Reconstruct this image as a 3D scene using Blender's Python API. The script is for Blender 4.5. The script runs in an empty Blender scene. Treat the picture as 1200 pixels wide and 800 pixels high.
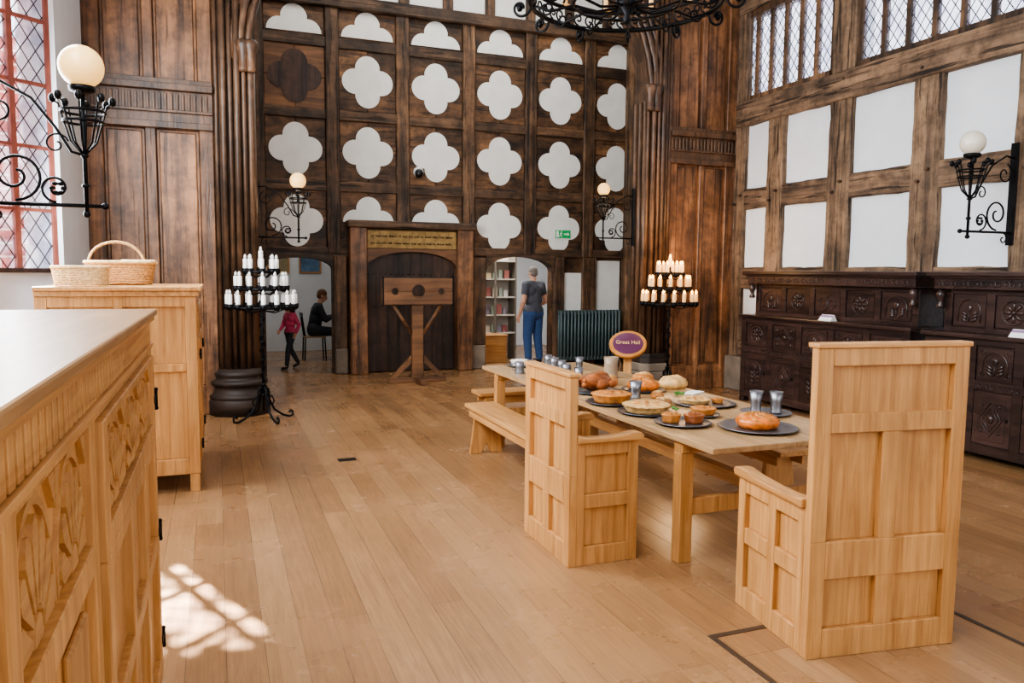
import bpy, bmesh, math, random
from mathutils import Vector, Matrix
random.seed(4)
S=bpy.context.scene; COL=S.collection
pi=math.pi
def L(r,g,b):
    f=lambda c:(c/255/12.92) if c/255<=.04045 else ((c/255+.055)/1.055)**2.4
    return (f(r),f(g),f(b),1)
# ---------------------------------------------------------------- materials
def newmat(name):
    m=bpy.data.materials.new(name); m.use_nodes=True
    nt=m.node_tree; b=nt.nodes['Principled BSDF']; return m,nt,b
def plain(name,c,rough=.5,metal=0,emit=None,es=0,noise=0,nscale=8,bump=0,spec=None):
    m,nt,b=newmat(name)
    b.inputs['Base Color'].default_value=c; b.inputs['Roughness'].default_value=rough; b.inputs['Metallic'].default_value=metal
    if spec is not None: b.inputs['Specular IOR Level'].default_value=spec
    if emit: b.inputs['Emission Color'].default_value=emit; b.inputs['Emission Strength'].default_value=es
    if noise or bump:
        tc=nt.nodes.new('ShaderNodeTexCoord'); n=nt.nodes.new('ShaderNodeTexNoise'); n.inputs['Scale'].default_value=nscale; n.inputs['Detail'].default_value=6
        nt.links.new(tc.outputs['Object'],n.inputs['Vector'])
        r=nt.nodes.new('ShaderNodeValToRGB')
        r.color_ramp.elements[0].position=.3;r.color_ramp.elements[1].position=.7
        r.color_ramp.elements[0].color=tuple(x*(1-noise) for x in c[:3])+(1,)
        r.color_ramp.elements[1].color=tuple(min(1,x*(1+noise)) for x in c[:3])+(1,)
        nt.links.new(n.outputs['Fac'],r.inputs['Fac']); nt.links.new(r.outputs['Color'],b.inputs['Base Color'])
        if bump:
            bp=nt.nodes.new('ShaderNodeBump'); bp.inputs['Strength'].default_value=bump; bp.inputs['Distance'].default_value=.02
            nt.links.new(n.outputs['Fac'],bp.inputs['Height']); nt.links.new(bp.outputs['Normal'],b.inputs['Normal'])
    return m
def wood(name,c1,c2,axis='Z',scale=14,rough=.5,bump=.2,rnd=.15,stretch=.07,patch=.35,crack=0):
    m,nt,b=newmat(name); N=nt.nodes.new; K=nt.links.new
    tc=N('ShaderNodeTexCoord'); mp=N('ShaderNodeMapping'); oi=N('ShaderNodeObjectInfo')
    sc=[1,1,1]; sc['XYZ'.index(axis)]=stretch; mp.inputs['Scale'].default_value=sc
    ad=N('ShaderNodeVectorMath'); ad.operation='MULTIPLY_ADD'
    K(oi.outputs['Random'],ad.inputs[0]); ad.inputs[1].default_value=(7,5,3); K(tc.outputs['Object'],ad.inputs[2])
    K(ad.outputs[0],mp.inputs['Vector'])
    n=N('ShaderNodeTexNoise'); n.inputs['Scale'].default_value=scale; n.inputs['Detail'].default_value=7; n.inputs['Roughness'].default_value=.65; n.inputs['Distortion'].default_value=.8
    K(mp.outputs[0],n.inputs['Vector'])
    r=N('ShaderNodeValToRGB'); e=r.color_ramp.elements; e[0].position=.32; e[0].color=c1; e[1].position=.68; e[1].color=c2
    K(n.outputs['Fac'],r.inputs['Fac'])
    n2=N('ShaderNodeTexNoise'); n2.inputs['Scale'].default_value=1.9; n2.inputs['Detail'].default_value=6; n2.inputs['Roughness'].default_value=.6; K(ad.outputs[0],n2.inputs['Vector'])
    mr=N('ShaderNodeMapRange'); mr.inputs[1].default_value=.3; mr.inputs[2].default_value=.7; mr.inputs[3].default_value=1-patch; mr.inputs[4].default_value=1+patch
    K(n2.outputs['Fac'],mr.inputs[0])
    mr2=N('ShaderNodeMapRange'); mr2.inputs[3].default_value=1-rnd; mr2.inputs[4].default_value=1+rnd; K(oi.outputs['Random'],mr2.inputs[0])
    mu=N('ShaderNodeMath'); mu.operation='MULTIPLY'; K(mr.outputs[0],mu.inputs[0]); K(mr2.outputs[0],mu.inputs[1])
    fac=mu.outputs[0]; hgt=n.outputs['Fac']
    if crack:
        mp3=N('ShaderNodeMapping'); s3=[1,1,1]; s3['XYZ'.index(axis)]=.05; mp3.inputs['Scale'].default_value=s3; K(ad.outputs[0],mp3.inputs['Vector'])
        n3=N('ShaderNodeTexNoise'); n3.inputs['Scale'].default_value=20; n3.inputs['Detail'].default_value=4; n3.inputs['Distortion'].default_value=.4; K(mp3.outputs[0],n3.inputs['Vector'])
        m3=N('ShaderNodeMapRange'); m3.inputs[1].default_value=.37; m3.inputs[2].default_value=.42; m3.inputs[3].default_value=1-crack; m3.inputs[4].default_value=1; K(n3.outputs['Fac'],m3.inputs[0])
        q=N('ShaderNodeMath'); q.operation='MULTIPLY'; K(fac,q.inputs[0]); K(m3.outputs[0],q.inputs[1]); fac=q.outputs[0]
        q=N('ShaderNodeMath'); q.operation='ADD'; K(hgt,q.inputs[0]); K(m3.outputs[0],q.inputs[1]); hgt=q.outputs[0]
        # dark stains
        n4=N('ShaderNodeTexNoise'); n4.inputs['Scale'].default_value=5; n4.inputs['Detail'].default_value=8; n4.inputs['Roughness'].default_value=.7; K(ad.outputs[0],n4.inputs['Vector'])
        m4=N('ShaderNodeMapRange'); m4.inputs[1].default_value=.36; m4.inputs[2].default_value=.55; m4.inputs[3].default_value=.55; m4.inputs[4].default_value=1.14; K(n4.outputs['Fac'],m4.inputs[0])
        q=N('ShaderNodeMath'); q.operation='MULTIPLY'; K(fac,q.inputs[0]); K(m4.outputs[0],q.inputs[1]); fac=q.outputs[0]
    vm=N('ShaderNodeVectorMath'); vm.operation='SCALE'; K(r.outputs['Color'],vm.inputs[0]); K(fac,vm.inputs['Scale'])
    K(vm.outputs[0],b.inputs['Base Color']); b.inputs['Roughness'].default_value=rough
    bp=N('ShaderNodeBump'); bp.inputs['Strength'].default_value=bump; bp.inputs['Distance'].default_value=.01
    K(hgt,bp.inputs['Height']); K(bp.outputs['Normal'],b.inputs['Normal'])
    return m
o1,o2=L(164,112,60),L(210,158,98)
OAKZ=wood('oak_light_vertical',o1,o2,'Z',26,.42,.12,.06,stretch=.05,patch=.16)
OAKX=wood('oak_light_horizontal',o1,o2,'X',26,.42,.12,.06,stretch=.05,patch=.16)
OAKY=wood('oak_light_lengthwise',o1,o2,'Y',26,.42,.12,.06,stretch=.05,patch=.16)
OAKTOPX=wood('oak_pale_top',L(150,110,68),L(192,150,104),'X',14,.34,.1,.05,patch=.12)
TABLEW=wood('table_oak',L(146,112,74),L(194,160,116),'Y',14,.36,.1,.08,patch=.15)
PANEL=wood('screen_oak',L(70,47,32),L(150,105,70),'Z',9,.42,.35,.14,patch=.5,crack=.55)
COLW=wood('column_oak',L(46,33,24),L(110,80,57),'Z',10,.42,.3,.1,patch=.4,crack=.3)
BASEW=wood('column_base_oak',L(26,20,16),L(62,46,35),'X',10,.6,.2,.05,patch=.3)
OLDZ=wood('old_timber_post',L(42,31,23),L(116,86,60),'Z',8,.6,.7,.3,patch=.6,crack=.7)
OLDX=wood('old_timber_rail',L(40,30,22),L(110,82,58),'X',8,.6,.7,.3,patch=.6,crack=.7)
CELL=wood('old_timber_board',L(40,28,20),L(116,83,54),'X',5,.6,.7,.4,stretch=.3,patch=.65,crack=.6)
TANZ=wood('grey_brown_beam_post',L(64,50,40),L(138,112,86),'Z',13,.75,.9,.14,stretch=.05,patch=.42,crack=.8)
TANY=wood('grey_brown_beam_rail',L(60,48,38),L(132,106,82),'Y',13,.75,.9,.18,stretch=.05,patch=.45,crack=.8)
DARKX=wood('dark_carved_oak',L(26,19,19),L(74,54,48),'X',12,.28,.25,.15,patch=.3)
DOORW=wood('door_oak',L(28,20,15),L(74,50,36),'Z',8,.5,.4,.1,crack=.4)
PILW=wood('pillory_oak',L(76,50,32),L(136,96,62),'X',9,.55,.3,.1,patch=.3)
PLASTER=plain('white_plaster',L(224,229,233),.85,noise=.04,nscale=3,bump=.08)
QPL=plain('infill_plaster',L(226,226,220),.85,noise=.05,nscale=5,bump=.08)
STONE=plain('plinth_stone',L(128,116,102),.85,noise=.3,nscale=4,bump=.4)
IRON=plain('black_iron',L(26,26,28),.45,.8,noise=.2,nscale=30)
PEWTER=plain('pewter',L(138,138,142),.38,.9,noise=.15,nscale=20)
GLOBE=plain('lit_globe',L(230,200,140),.3,emit=L(255,190,100),es=1.2)
GLOBE2=plain('dim_globe',L(220,212,196),.25,emit=L(255,226,180),es=.08)
CANDLE=plain('candle_wax',L(240,238,230),.5,noise=.03)
CANDLEW=plain('warm_candle_wax',L(240,206,150),.5,emit=L(255,160,70),es=.4)
FLAME=plain('candle_bulb',L(255,210,130),.4,emit=L(255,170,70),es=10)
BULBOFF=plain('candle_bulb_off',L(225,225,215),.2)
WICKER=plain('wicker_pale',L(216,184,134),.6,noise=.35,nscale=60,bump=.6)
WICKER2=plain('wicker_tan',L(190,146,94),.6,noise=.4,nscale=60,bump=.6)
CRUST=plain('pie_crust',L(190,122,56),.5,noise=.5,nscale=18,bump=.3)
CRUSTP=plain('pale_crust',L(210,166,104),.5,noise=.4,nscale=22,bump=.3)
ORANGE=plain('glazed_crust',L(204,112,38),.3,noise=.5,nscale=20,bump=.35)
ROAST=plain('roast_skin',L(150,84,40),.35,noise=.5,nscale=14,bump=.3)
LEAF=plain('green_garnish_leaf',L(70,120,44),.5,noise=.3,nscale=20)
SEED=plain('seeded_crust',L(150,104,58),.6,noise=.6,nscale=60,bump=.5)
DARKPLATE=plain('dark_plate',L(104,108,118),.32,.85)
SKIN=plain('skin',L(206,156,130),.55)
HAIRG=plain('grey_hair',L(120,112,104),.8,noise=.3,nscale=60)
HAIRD=plain('dark_hair',L(44,30,24),.7,noise=.3,nscale=60)
HAIRB=plain('brown_hair',L(104,70,44),.7,noise=.3,nscale=60)
JEANS=plain('blue_denim',L(50,78,122),.8,noise=.25,nscale=40)
NAVY=plain('grey_top',L(76,78,86),.8,noise=.15,nscale=30)
PINK=plain('crimson_top',L(206,80,112),.8,noise=.15,nscale=30)
GREYT=plain('charcoal_cloth',L(52,54,60),.8,noise=.15,nscale=30)
SHOE=plain('dark_shoe',L(40,34,32),.6)
RADI=plain('radiator_paint',L(76,92,92),.4,.2)
PURPLE=plain('purple_plaque',L(92,40,74),.4)
SIGNRIM=plain('sign_rim_wood',L(196,130,62),.45,noise=.15,nscale=14)
GREEN=plain('exit_green',L(20,150,80),.5,emit=L(20,150,80),es=.3)
WHITE=plain('white_card',L(240,240,238),.6)
LILAC=plain('lilac_card_band',L(150,120,160),.6)
CASE=plain('display_case_frame',L(130,124,114),.4)
CASEB=plain('display_case_back',L(214,208,196),.7)
GOLD=plain('inscription_ground',L(154,124,72),.6,noise=.3,nscale=12)
INK=plain('inscription_ink',L(62,44,24),.7)
BLACK=plain('black_plastic',L(18,18,20),.35)
SILL=plain('red_painted_mullion',L(142,80,66),.7,noise=.2,nscale=12)
STRIP=plain('brass_inlay',L(80,64,50),.5,.3)
def brickmat():
    m,nt,b=newmat('red_brick'); N=nt.nodes.new
    tc=N('ShaderNodeTexCoord'); mp=N('ShaderNodeMapping'); mp.inputs['Rotation'].default_value=(-pi/2,0,0)
    br=N('ShaderNodeTexBrick'); br.inputs['Scale'].default_value=1.2; br.inputs['Color1'].default_value=L(170,74,56); br.inputs['Color2'].default_value=L(138,58,44); br.inputs['Mortar'].default_value=L(190,160,146)
    nt.links.new(tc.outputs['Object'],mp.inputs[0]); nt.links.new(mp.outputs[0],br.inputs['Vector']); nt.links.new(br.outputs['Color'],b.inputs['Base Color']); b.inputs['Roughness'].default_value=.9
    return m
BRICK=brickmat()
def floormat():
    m,nt,b=newmat('oak_floorboards'); N=nt.nodes.new; K=nt.links.new
    tc=N('ShaderNodeTexCoord'); mp=N('ShaderNodeMapping'); mp.inputs['Rotation'].default_value=(0,0,pi/2)
    K(tc.outputs['Object'],mp.inputs[0])
    br=N('ShaderNodeTexBrick'); br.inputs['Scale'].default_value=1; br.inputs['Brick Width'].default_value=2.7; br.inputs['Row Height'].default_value=.165
    br.inputs['Mortar Size'].default_value=.0014; br.inputs['Mortar Smooth'].default_value=.5; br.offset=.37; br.offset_frequency=3; br.inputs['Bias'].default_value=0
    br.inputs['Color1'].default_value=L(146,107,71); br.inputs['Color2'].default_value=L(165,126,87); br.inputs['Mortar'].default_value=L(84,60,40)
    K(mp.outputs[0],br.inputs['Vector'])
    mp2=N('ShaderNodeMapping'); mp2.inputs['Scale'].default_value=(1,.05,1); K(tc.outputs['Object'],mp2.inputs[0])
    n=N('ShaderNodeTexNoise'); n.inputs['Scale'].default_value=34; n.inputs['Detail'].default_value=9; n.inputs['Roughness'].default_value=.75; n.inputs['Distortion'].default_value=1.2; K(mp2.outputs[0],n.inputs['Vector'])
    n2=N('ShaderNodeTexNoise'); n2.inputs['Scale'].default_value=.8; n2.inputs['Detail'].default_value=6; n2.inputs['Roughness'].default_value=.6; K(tc.outputs['Object'],n2.inputs['Vector'])
    a=N('ShaderNodeMapRange'); a.inputs[1].default_value=.3;a.inputs[2].default_value=.7;a.inputs[3].default_value=.74; a.inputs[4].default_value=1.18; K(n.outputs['Fac'],a.inputs[0])
    c=N('ShaderNodeMapRange'); c.inputs[1].default_value=.3;c.inputs[2].default_value=.7;c.inputs[3].default_value=.86; c.inputs[4].default_value=1.14; K(n2.outputs['Fac'],c.inputs[0])
    mu=N('ShaderNodeMath'); mu.operation='MULTIPLY'; K(a.outputs[0],mu.inputs[0]); K(c.outputs[0],mu.inputs[1])
    mpk=N('ShaderNodeMapping'); mpk.inputs['Scale'].default_value=(1,.45,1); K(tc.outputs['Object'],mpk.inputs[0])
    vo=N('ShaderNodeTexVoronoi'); vo.inputs['Scale'].default_value=1.9; K(mpk.outputs[0],vo.inputs['Vector'])
    kr=N('ShaderNodeMapRange'); kr.inputs[1].default_value=.01; kr.inputs[2].default_value=.035; kr.inputs[3].default_value=.45; kr.inputs[4].default_value=1; K(vo.outputs['Distance'],kr.inputs[0])
    mu2=N('ShaderNodeMath'); mu2.operation='MULTIPLY'; K(mu.outputs[0],mu2.inputs[0]); K(kr.outputs[0],mu2.inputs[1])
    vm=N('ShaderNodeVectorMath'); vm.operation='SCALE'; K(br.outputs['Color'],vm.inputs[0]); K(mu2.outputs[0],vm.inputs['Scale']); K(vm.outputs[0],b.inputs['Base Color'])
    rr=N('ShaderNodeMapRange'); rr.inputs[1].default_value=.3; rr.inputs[2].default_value=.7; rr.inputs[3].default_value=.17; rr.inputs[4].default_value=.34; K(n2.outputs['Fac'],rr.inputs[0]); K(rr.outputs[0],b.inputs['Roughness'])
    b.inputs['Specular IOR Level'].default_value=.75
    iv=N('ShaderNodeMath'); iv.operation='MULTIPLY_ADD'; K(br.outputs['Fac'],iv.inputs[0]); iv.inputs[1].default_value=-1.2; K(n.outputs['Fac'],iv.inputs[2])
    bp=N('ShaderNodeBump'); bp.inputs['Strength'].default_value=.12; bp.inputs['Distance'].default_value=.01; K(iv.outputs[0],bp.inputs['Height']); K(bp.outputs['Normal'],b.inputs['Normal'])
    return m
FLOOR=floormat()
def panemat(name,a,bb,transl,lw=.1):
    m,nt,b=newmat(name); N=nt.nodes.new; K=nt.links.new
    nt.nodes.remove(b); out=nt.nodes['Material Output']
    tc=N('ShaderNodeTexCoord'); sp=N('ShaderNodeSeparateXYZ'); K(tc.outputs['Object'],sp.inputs[0])
    def M(op,x,y):
        k=N('ShaderNodeMath'); k.operation=op
        for i,q in enumerate((x,y)):
            if isinstance(q,(int,float)): k.inputs[i].default_value=q
            else: K(q,k.inputs[i])
        return k.outputs[0]
    yy=M('MULTIPLY',sp.outputs[1],1/a); zz=M('MULTIPLY',sp.outputs[2],1/bb)
    u=M('FRACT',M('ADD',M('ADD',yy,zz),100),0); v=M('FRACT',M('ADD',M('SUBTRACT',yy,zz),100),0)
    w=M('MAXIMUM',M('LESS_THAN',u,lw),M('LESS_THAN',v,lw))
    tr=N('ShaderNodeBsdfTransparent')
    nz=N('ShaderNodeTexNoise'); nz.inputs['Scale'].default_value=5; K(tc.outputs['Object'],nz.inputs['Vector'])
    cr=N('ShaderNodeValToRGB'); cr.color_ramp.elements[0].position=.4; cr.color_ramp.elements[0].color=(.8,.8,.86,1); cr.color_ramp.elements[1].position=.56; cr.color_ramp.elements[1].color=(.98,.98,1,1)
    K(nz.outputs['Fac'],cr.inputs['Fac']); K(cr.outputs['Color'],tr.inputs[0])
    tl=N('ShaderNodeBsdfTranslucent'); tl.inputs[0].default_value=(.85,.85,.95,1)
    mx=N('ShaderNodeMixShader'); mx.inputs[0].default_value=transl; K(tr.outputs[0],mx.inputs[1]); K(tl.outputs[0],mx.inputs[2])
    gl=N('ShaderNodeBsdfGlossy'); gl.inputs['Roughness'].default_value=.1
    mx1=N('ShaderNodeMixShader'); mx1.inputs[0].default_value=.05; K(mx.outputs[0],mx1.inputs[1]); K(gl.outputs[0],mx1.inputs[2])
    df=N('ShaderNodeBsdfDiffuse'); df.inputs[0].default_value=L(76,72,76)
    mx2=N('ShaderNodeMixShader'); K(w,mx2.inputs[0]); K(mx1.outputs[0],mx2.inputs[1]); K(df.outputs[0],mx2.inputs[2])
    K(mx2.outputs[0],out.inputs['Surface']); return m
PANE=panemat('leaded_glass',.13,.2,.03,.07)
PANEF=panemat('leaded_glass_fine',.12,.17,.1,.09)
# ---------------------------------------------------------------- mesh builder
class MB:
    def __init__(s): s.v=[];s.f=[];s.m=[];s.sm=[];s.mi=0
    def add(s,vs,fs,smooth=False,M=None):
        o=len(s.v)
        for p in vs: s.v.append(tuple(M@Vector(p)) if M is not None else tuple(p))
        for f in fs: s.f.append([i+o for i in f]); s.m.append(s.mi); s.sm.append(smooth)
        return s
    def box(s,x0,x1,y0,y1,z0,z1,M=None):
        vs=[(x,y,z) for x in (x0,x1) for y in (y0,y1) for z in (z0,z1)]
        return s.add(vs,[(0,1,3,2),(4,6,7,5),(0,4,5,1),(2,3,7,6),(0,2,6,4),(1,5,7,3)],False,M)
    def cyl(s,p0,p1,r0,r1=None,n=12,smooth=True):
        if r1 is None: r1=r0
        p0=Vector(p0);p1=Vector(p1); d=(p1-p0).normalized(); a=d.orthogonal().normalized(); b=d.cross(a)
        vs=[]
        for p,r in ((p0,r0),(p1,r1)):
            for i in range(n):
                t=2*pi*i/n; vs.append(p+a*math.cos(t)*r+b*math.sin(t)*r)
        s.add(vs,[(i,(i+1)%n,n+(i+1)%n,n+i) for i in range(n)],smooth)
        o=len(s.v)-2*n
        s.f.append([o+i for i in range(n)][::-1]);s.m.append(s.mi);s.sm.append(False)
        s.f.append([o+n+i for i in range(n)]);s.m.append(s.mi);s.sm.append(False)
        return s
    def tube(s,pts,r,n=6,closed=False):
        P=[Vector(p) for p in pts]; k=len(P)
        rs=r if isinstance(r,(list,tuple)) else [r]*k
        vs=[];a=None
        for i in range(k):
            if closed: d=(P[(i+1)%k]-P[i-1])
            else: d=P[min(i+1,k-1)]-P[max(i-1,0)]
            d.normalize()
            if a is None: a=d.orthogonal().normalized()
            else:
                a=a-d*a.dot(d)
                a=a.normalized() if a.length>1e-6 else d.orthogonal().normalized()
            b=d.cross(a)
            for j in range(n):
                t=2*pi*j/n; vs.append(P[i]+(a*math.cos(t)+b*math.sin(t))*rs[i])
        fs=[]
        for i in range(k if closed else k-1):
            i2=(i+1)%k
            for j in range(n): fs.append((i*n+j,i*n+(j+1)%n,i2*n+(j+1)%n,i2*n+j))
        if not closed: fs+= [tuple(range(n))[::-1],tuple((k-1)*n+j for j in range(n))]
        return s.add(vs,fs,True)
    def lathe(s,prof,c=(0,0,0),n=24,mod=None,smooth=True,M=None):
        vs=[];fs=[];k=len(prof)
        for i,(r,z) in enumerate(prof):
            for j in range(n):
                t=2*pi*j/n; q=r*(mod(t,i) if mod else 1)
                vs.append((c[0]+q*math.cos(t),c[1]+q*math.sin(t),c[2]+z))
        for i in range(k-1):
            for j in range(n): fs.append((i*n+j,i*n+(j+1)%n,(i+1)*n+(j+1)%n,(i+1)*n+j))
        fs.append(tuple(range(n))[::-1]); fs.append(tuple((k-1)*n+j for j in range(n)))
        return s.add(vs,fs,smooth,M)
    def prism(s,poly,axis,a0,a1,M=None):
        n=len(poly); vs=[]
        for t in (a0,a1):
            for (a,b) in poly: vs.append({'x':(t,a,b),'y':(a,t,b),'z':(a,b,t)}[axis])
        fs=[tuple(range(n))[::-1],tuple(range(n,2*n))]+[(i,(i+1)%n,n+(i+1)%n,n+i) for i in range(n)]
        return s.add(vs,fs,False,M)
    def sph(s,c,r,nu=16,nv=10,M=None):
        if isinstance(r,(int,float)): r=(r,r,r)
        vs=[];fs=[]
        for i in range(1,nv):
            ph=pi*i/nv
            for j in range(nu):
                t=2*pi*j/nu; vs.append((r[0]*math.sin(ph)*math.cos(t),r[1]*math.sin(ph)*math.sin(t),r[2]*math.cos(ph)))
        for i in range(nv-2):
            for j in range(nu): fs.append((i*nu+j,(i+1)*nu+j,(i+1)*nu+(j+1)%nu,i*nu+(j+1)%nu))
        a=len(vs); vs+=[(0,0,r[2]),(0,0,-r[2])]
        for j in range(nu): fs.append((a,j,(j+1)%nu)); fs.append((a+1,(nv-2)*nu+(j+1)%nu,(nv-2)*nu+j))
        T=Matrix.Translation(Vector(c)) if M is None else Matrix.Translation(Vector(c))@M
        return s.add(vs,fs,True,T)
    def mesh(s,name,mats):
        me=bpy.data.meshes.new(name); me.from_pydata(s.v,[],s.f)
        for m in (mats if isinstance(mats,(list,tuple)) else [mats]): me.materials.append(m)
        for i,p in enumerate(me.polygons): p.material_index=s.m[i]; p.use_smooth=s.sm[i]
        b=bmesh.new(); b.from_mesh(me); bmesh.ops.recalc_face_normals(b,faces=b.faces); b.to_mesh(me); b.free()
        return me
    def obj(s,name,mats,parent=None,loc=(0,0,0),rot=(0,0,0),bevel=0,seg=1):
        o=bpy.data.objects.new(name,s.mesh(name,mats)); COL.objects.link(o); o.location=loc; o.rotation_euler=rot
        if parent is not None: o.parent=parent
        if bevel:
            md=o.modifiers.new('bevel','BEVEL'); md.width=bevel; md.segments=seg; md.limit_method='ANGLE'
        return o
def lab(o,label,cat,group=None):
    o['label']=label;o['category']=cat
    if group:o['group']=group
    return o
def thing(name,label,cat,loc=(0,0,0),rz=0,group=None,scale=1):
    e=bpy.data.objects.new(name,None); COL.objects.link(e); e.location=loc; e.rotation_euler=(0,0,rz); e.empty_display_size=.1; e.scale=(scale,)*3
    return lab(e,label,cat,group)
def struct(o): o['kind']='structure'; return o
tn=[0]
def trim(mb,mats,bevel=0,**k):
    tn[0]+=1; return struct(mb.obj('trim_%d'%tn[0],mats,bevel=bevel,**k))
def B(*a): return MB().box(*a)
def panelling(mb,xs,zs,y0,t=.035,rec=.015,M=None,zlim=None):
    zt=(zs[0][0],zs[-1][1])
    for a,b in xs: mb.box(a,b,y0,y0+t,zt[0],zt[1],M)
    for i in range(len(xs)-1):
        a,b=xs[i][1],xs[i+1][0]
        for c,d in zs: mb.box(a,b,y0+.001,y0+t,c,d,M)
        for j in range(len(zs)-1):
            c,d=zs[j][1],zs[j+1][0]
            mb.box(a,b,y0+rec,y0+t-.004,c,d,M)
def spiral(c,r0,r1,a0,a1,n=24,plane='xz',y=0):
    out=[]
    for i in range(n+1):
        t=i/n; r=r0+(r1-r0)*t; a=a0+(a1-a0)*t
        p=(c[0]+r*math.cos(a),c[1]+r*math.sin(a))
        out.append((p[0],y,p[1]) if plane=='xz' else (p[0],p[1],y))
    return out
def realize(o):
    dg=bpy.context.evaluated_depsgraph_get(); dg.update()
    me=bpy.data.meshes.new_from_object(o.evaluated_get(dg)); o.modifiers.clear(); o.data=me
    return o
# ---------------------------------------------------------------- shell
YB=12.9; XR=7.2; XL=-1.3; YS=9.6; HC=7.2; YW=8.05
struct(B(XL-2,XR+.3,-4,17.2,-.1,0).obj('floor',FLOOR))
struct(B(XL-.3,XR+.3,-4,13.2,HC,HC+.1).obj('ceiling',COLW))
w=MB()
for a,b,z0 in [(XL,.72,0),(.72,1.78,1.92),(1.78,4.42,0),(4.42,5.72,2.0),(5.72,XR,0)]: w.box(a,b,YB,YB+.2,z0,HC)
struct(w.obj('wall_back',CELL))
w=MB(); w.box(XR,XR+.2,-4,YB,0,4.15); w.box(XR,XR+.2,-4,YB,5.4,HC)
for a,b in [(-4,2.9),(4.9,5.25),(7.3,7.72),(9.48,YB)]: w.box(XR,XR+.2,a,b,4.15,5.4)
struct(w.obj('wall_right',PLASTER))
w=MB(); w.box(XL-.3,XL,-4,5.55,0,HC); w.box(XL-.3,XL,YW,YB,0,HC); w.box(XL-.3,XL,5.55,YW,5.2,HC)
struct(w.obj('wall_left',PLASTER))
struct(B(XL,XR,-4.2,-4,0,HC).obj('wall_front',PLASTER))
for a in range(4): trim(B(XR-.06,XR,9.98+a*.73,10.7+a*.73,0,HC),OLDZ,.01)
def bayface(i,Pa,Pb,n):
    d=Vector((Pb[0]-Pa[0],Pb[1]-Pa[1])); ln=d.length; rz=math.atan2(d.y,d.x)-pi/2
    w=MB(); w.box(-.2,0,0,ln,0,1.66); w.box(-.2,0,0,ln,4.95,5.2)
    o=w.obj('wall_bay_%d'%i,PLASTER,loc=(Pa[0],Pa[1],0),rot=(0,0,rz)); struct(o)
    w=MB()
    for k in range(n+1):
        y=(ln-.045)*k/n; w.box(-.08,-.02,y,y+.045,1.66,4.95)
    for z in (1.66,2.2,2.75,3.3,3.85,4.4,4.9): w.box(-.07,-.03,0.02,ln-.02,z,z+.028)
    w.mi=1; w.box(-.055,-.05,.03,ln-.03,1.7,4.93)
    struct(w.obj('window_%d'%i,[SILL,PANE],loc=(Pa[0],Pa[1],0),rot=(0,0,rz)))
    trim(B(-.1,.1,0,ln,1.66,1.70),DARKX,.005,loc=(Pa[0],Pa[1],0),rot=(0,0,rz))
bayface(1,(-2.6,6.95),(XL-.02,YW-.01),5); bayface(5,(-2.6,6.4),(-2.6,6.95),2); bayface(6,(XL-.02,5.5),(-2.6,6.4),4)
struct(B(-2.95,XL-.3,5.2,8.3,5.2,5.3).obj('ceiling_bay',PLASTER))
# right windows
def rwin(i,y0,y1,n):
    w=MB(); w.box(XR-.05,XR+.12,y0,y1,4.15,4.23); w.box(XR-.05,XR+.12,y0,y1,5.32,5.42)
    for k in range(n+1):
        y=y0+(y1-y0)*k/n; w.box(XR-.01,XR+.06,y-.028,y+.028,4.2,5.35)
    w.mi=1; w.box(XR+.02,XR+.025,y0,y1,4.2,5.35)
    struct(w.obj('window_%d'%i,[OLDZ,PANEF]))
rwin(2,7.74,9.48,6); rwin(3,5.27,7.3,6); rwin(4,2.9,4.9,6)
F=XR-.07
def rough(o,s=.012):
    md=o.modifiers.new('sub','SUBSURF'); md.subdivision_type='SIMPLE'; md.levels=5; md.render_levels=5
    tx=bpy.data.textures.get('rough') or bpy.data.textures.new('rough','CLOUDS'); tx.noise_scale=.3
    d=o.modifiers.new('disp','DISPLACE'); d.texture=tx; d.strength=s*2; d.texture_coords='GLOBAL'; d.mid_level=.5
    return o
for yc,z1,wd in [(9.42,HC,.22),(8.66,3.9,.32),(7.5,HC,.36),(6.26,3.9,.36),(5.06,HC,.4),(3.86,3.9,.36),(2.66,HC,.36),(1.4,3.9,.3)]:
    rough(trim(B(F,XR+.02,yc-wd/2,yc+wd/2,.5,z1),TANZ,.012),.018)
    # oak pegs
    m=MB()
    for z in (2.72,2.84,3.92,4.06): m.cyl((F-.05,yc+.06*(1 if z*10%2>1 else -1),z),(F,yc+.06*(1 if z*10%2>1 else -1),z),.018,.018,8)
    trim(m,OLDX)
edges=[9.31,8.82,8.5,7.68,7.32,6.44,6.08,5.26,4.86,4.04,3.68,2.84,2.48,1.55]
for i in range(0,len(edges)-1,2):
    a,b=edges[i+1],edges[i]
    for z0,z1 in [(.5,.75),(1.5,1.8),(2.63,2.92)]: rough(trim(B(F+.01,XR+.02,a-.03,b+.03,z0,z1),TANY,.01),.016)
rough(trim(B(F-.03,XR+.02,1.2,9.5,3.82,4.16),TANY,.012),.018)
rough(trim(B(F-.03,XR+.02,1.2,9.5,5.4,5.7),TANY,.012),.015)
trim(B(F-.06,XR+.02,1.2,9.55,0,.5),STONE,.02)
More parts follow.
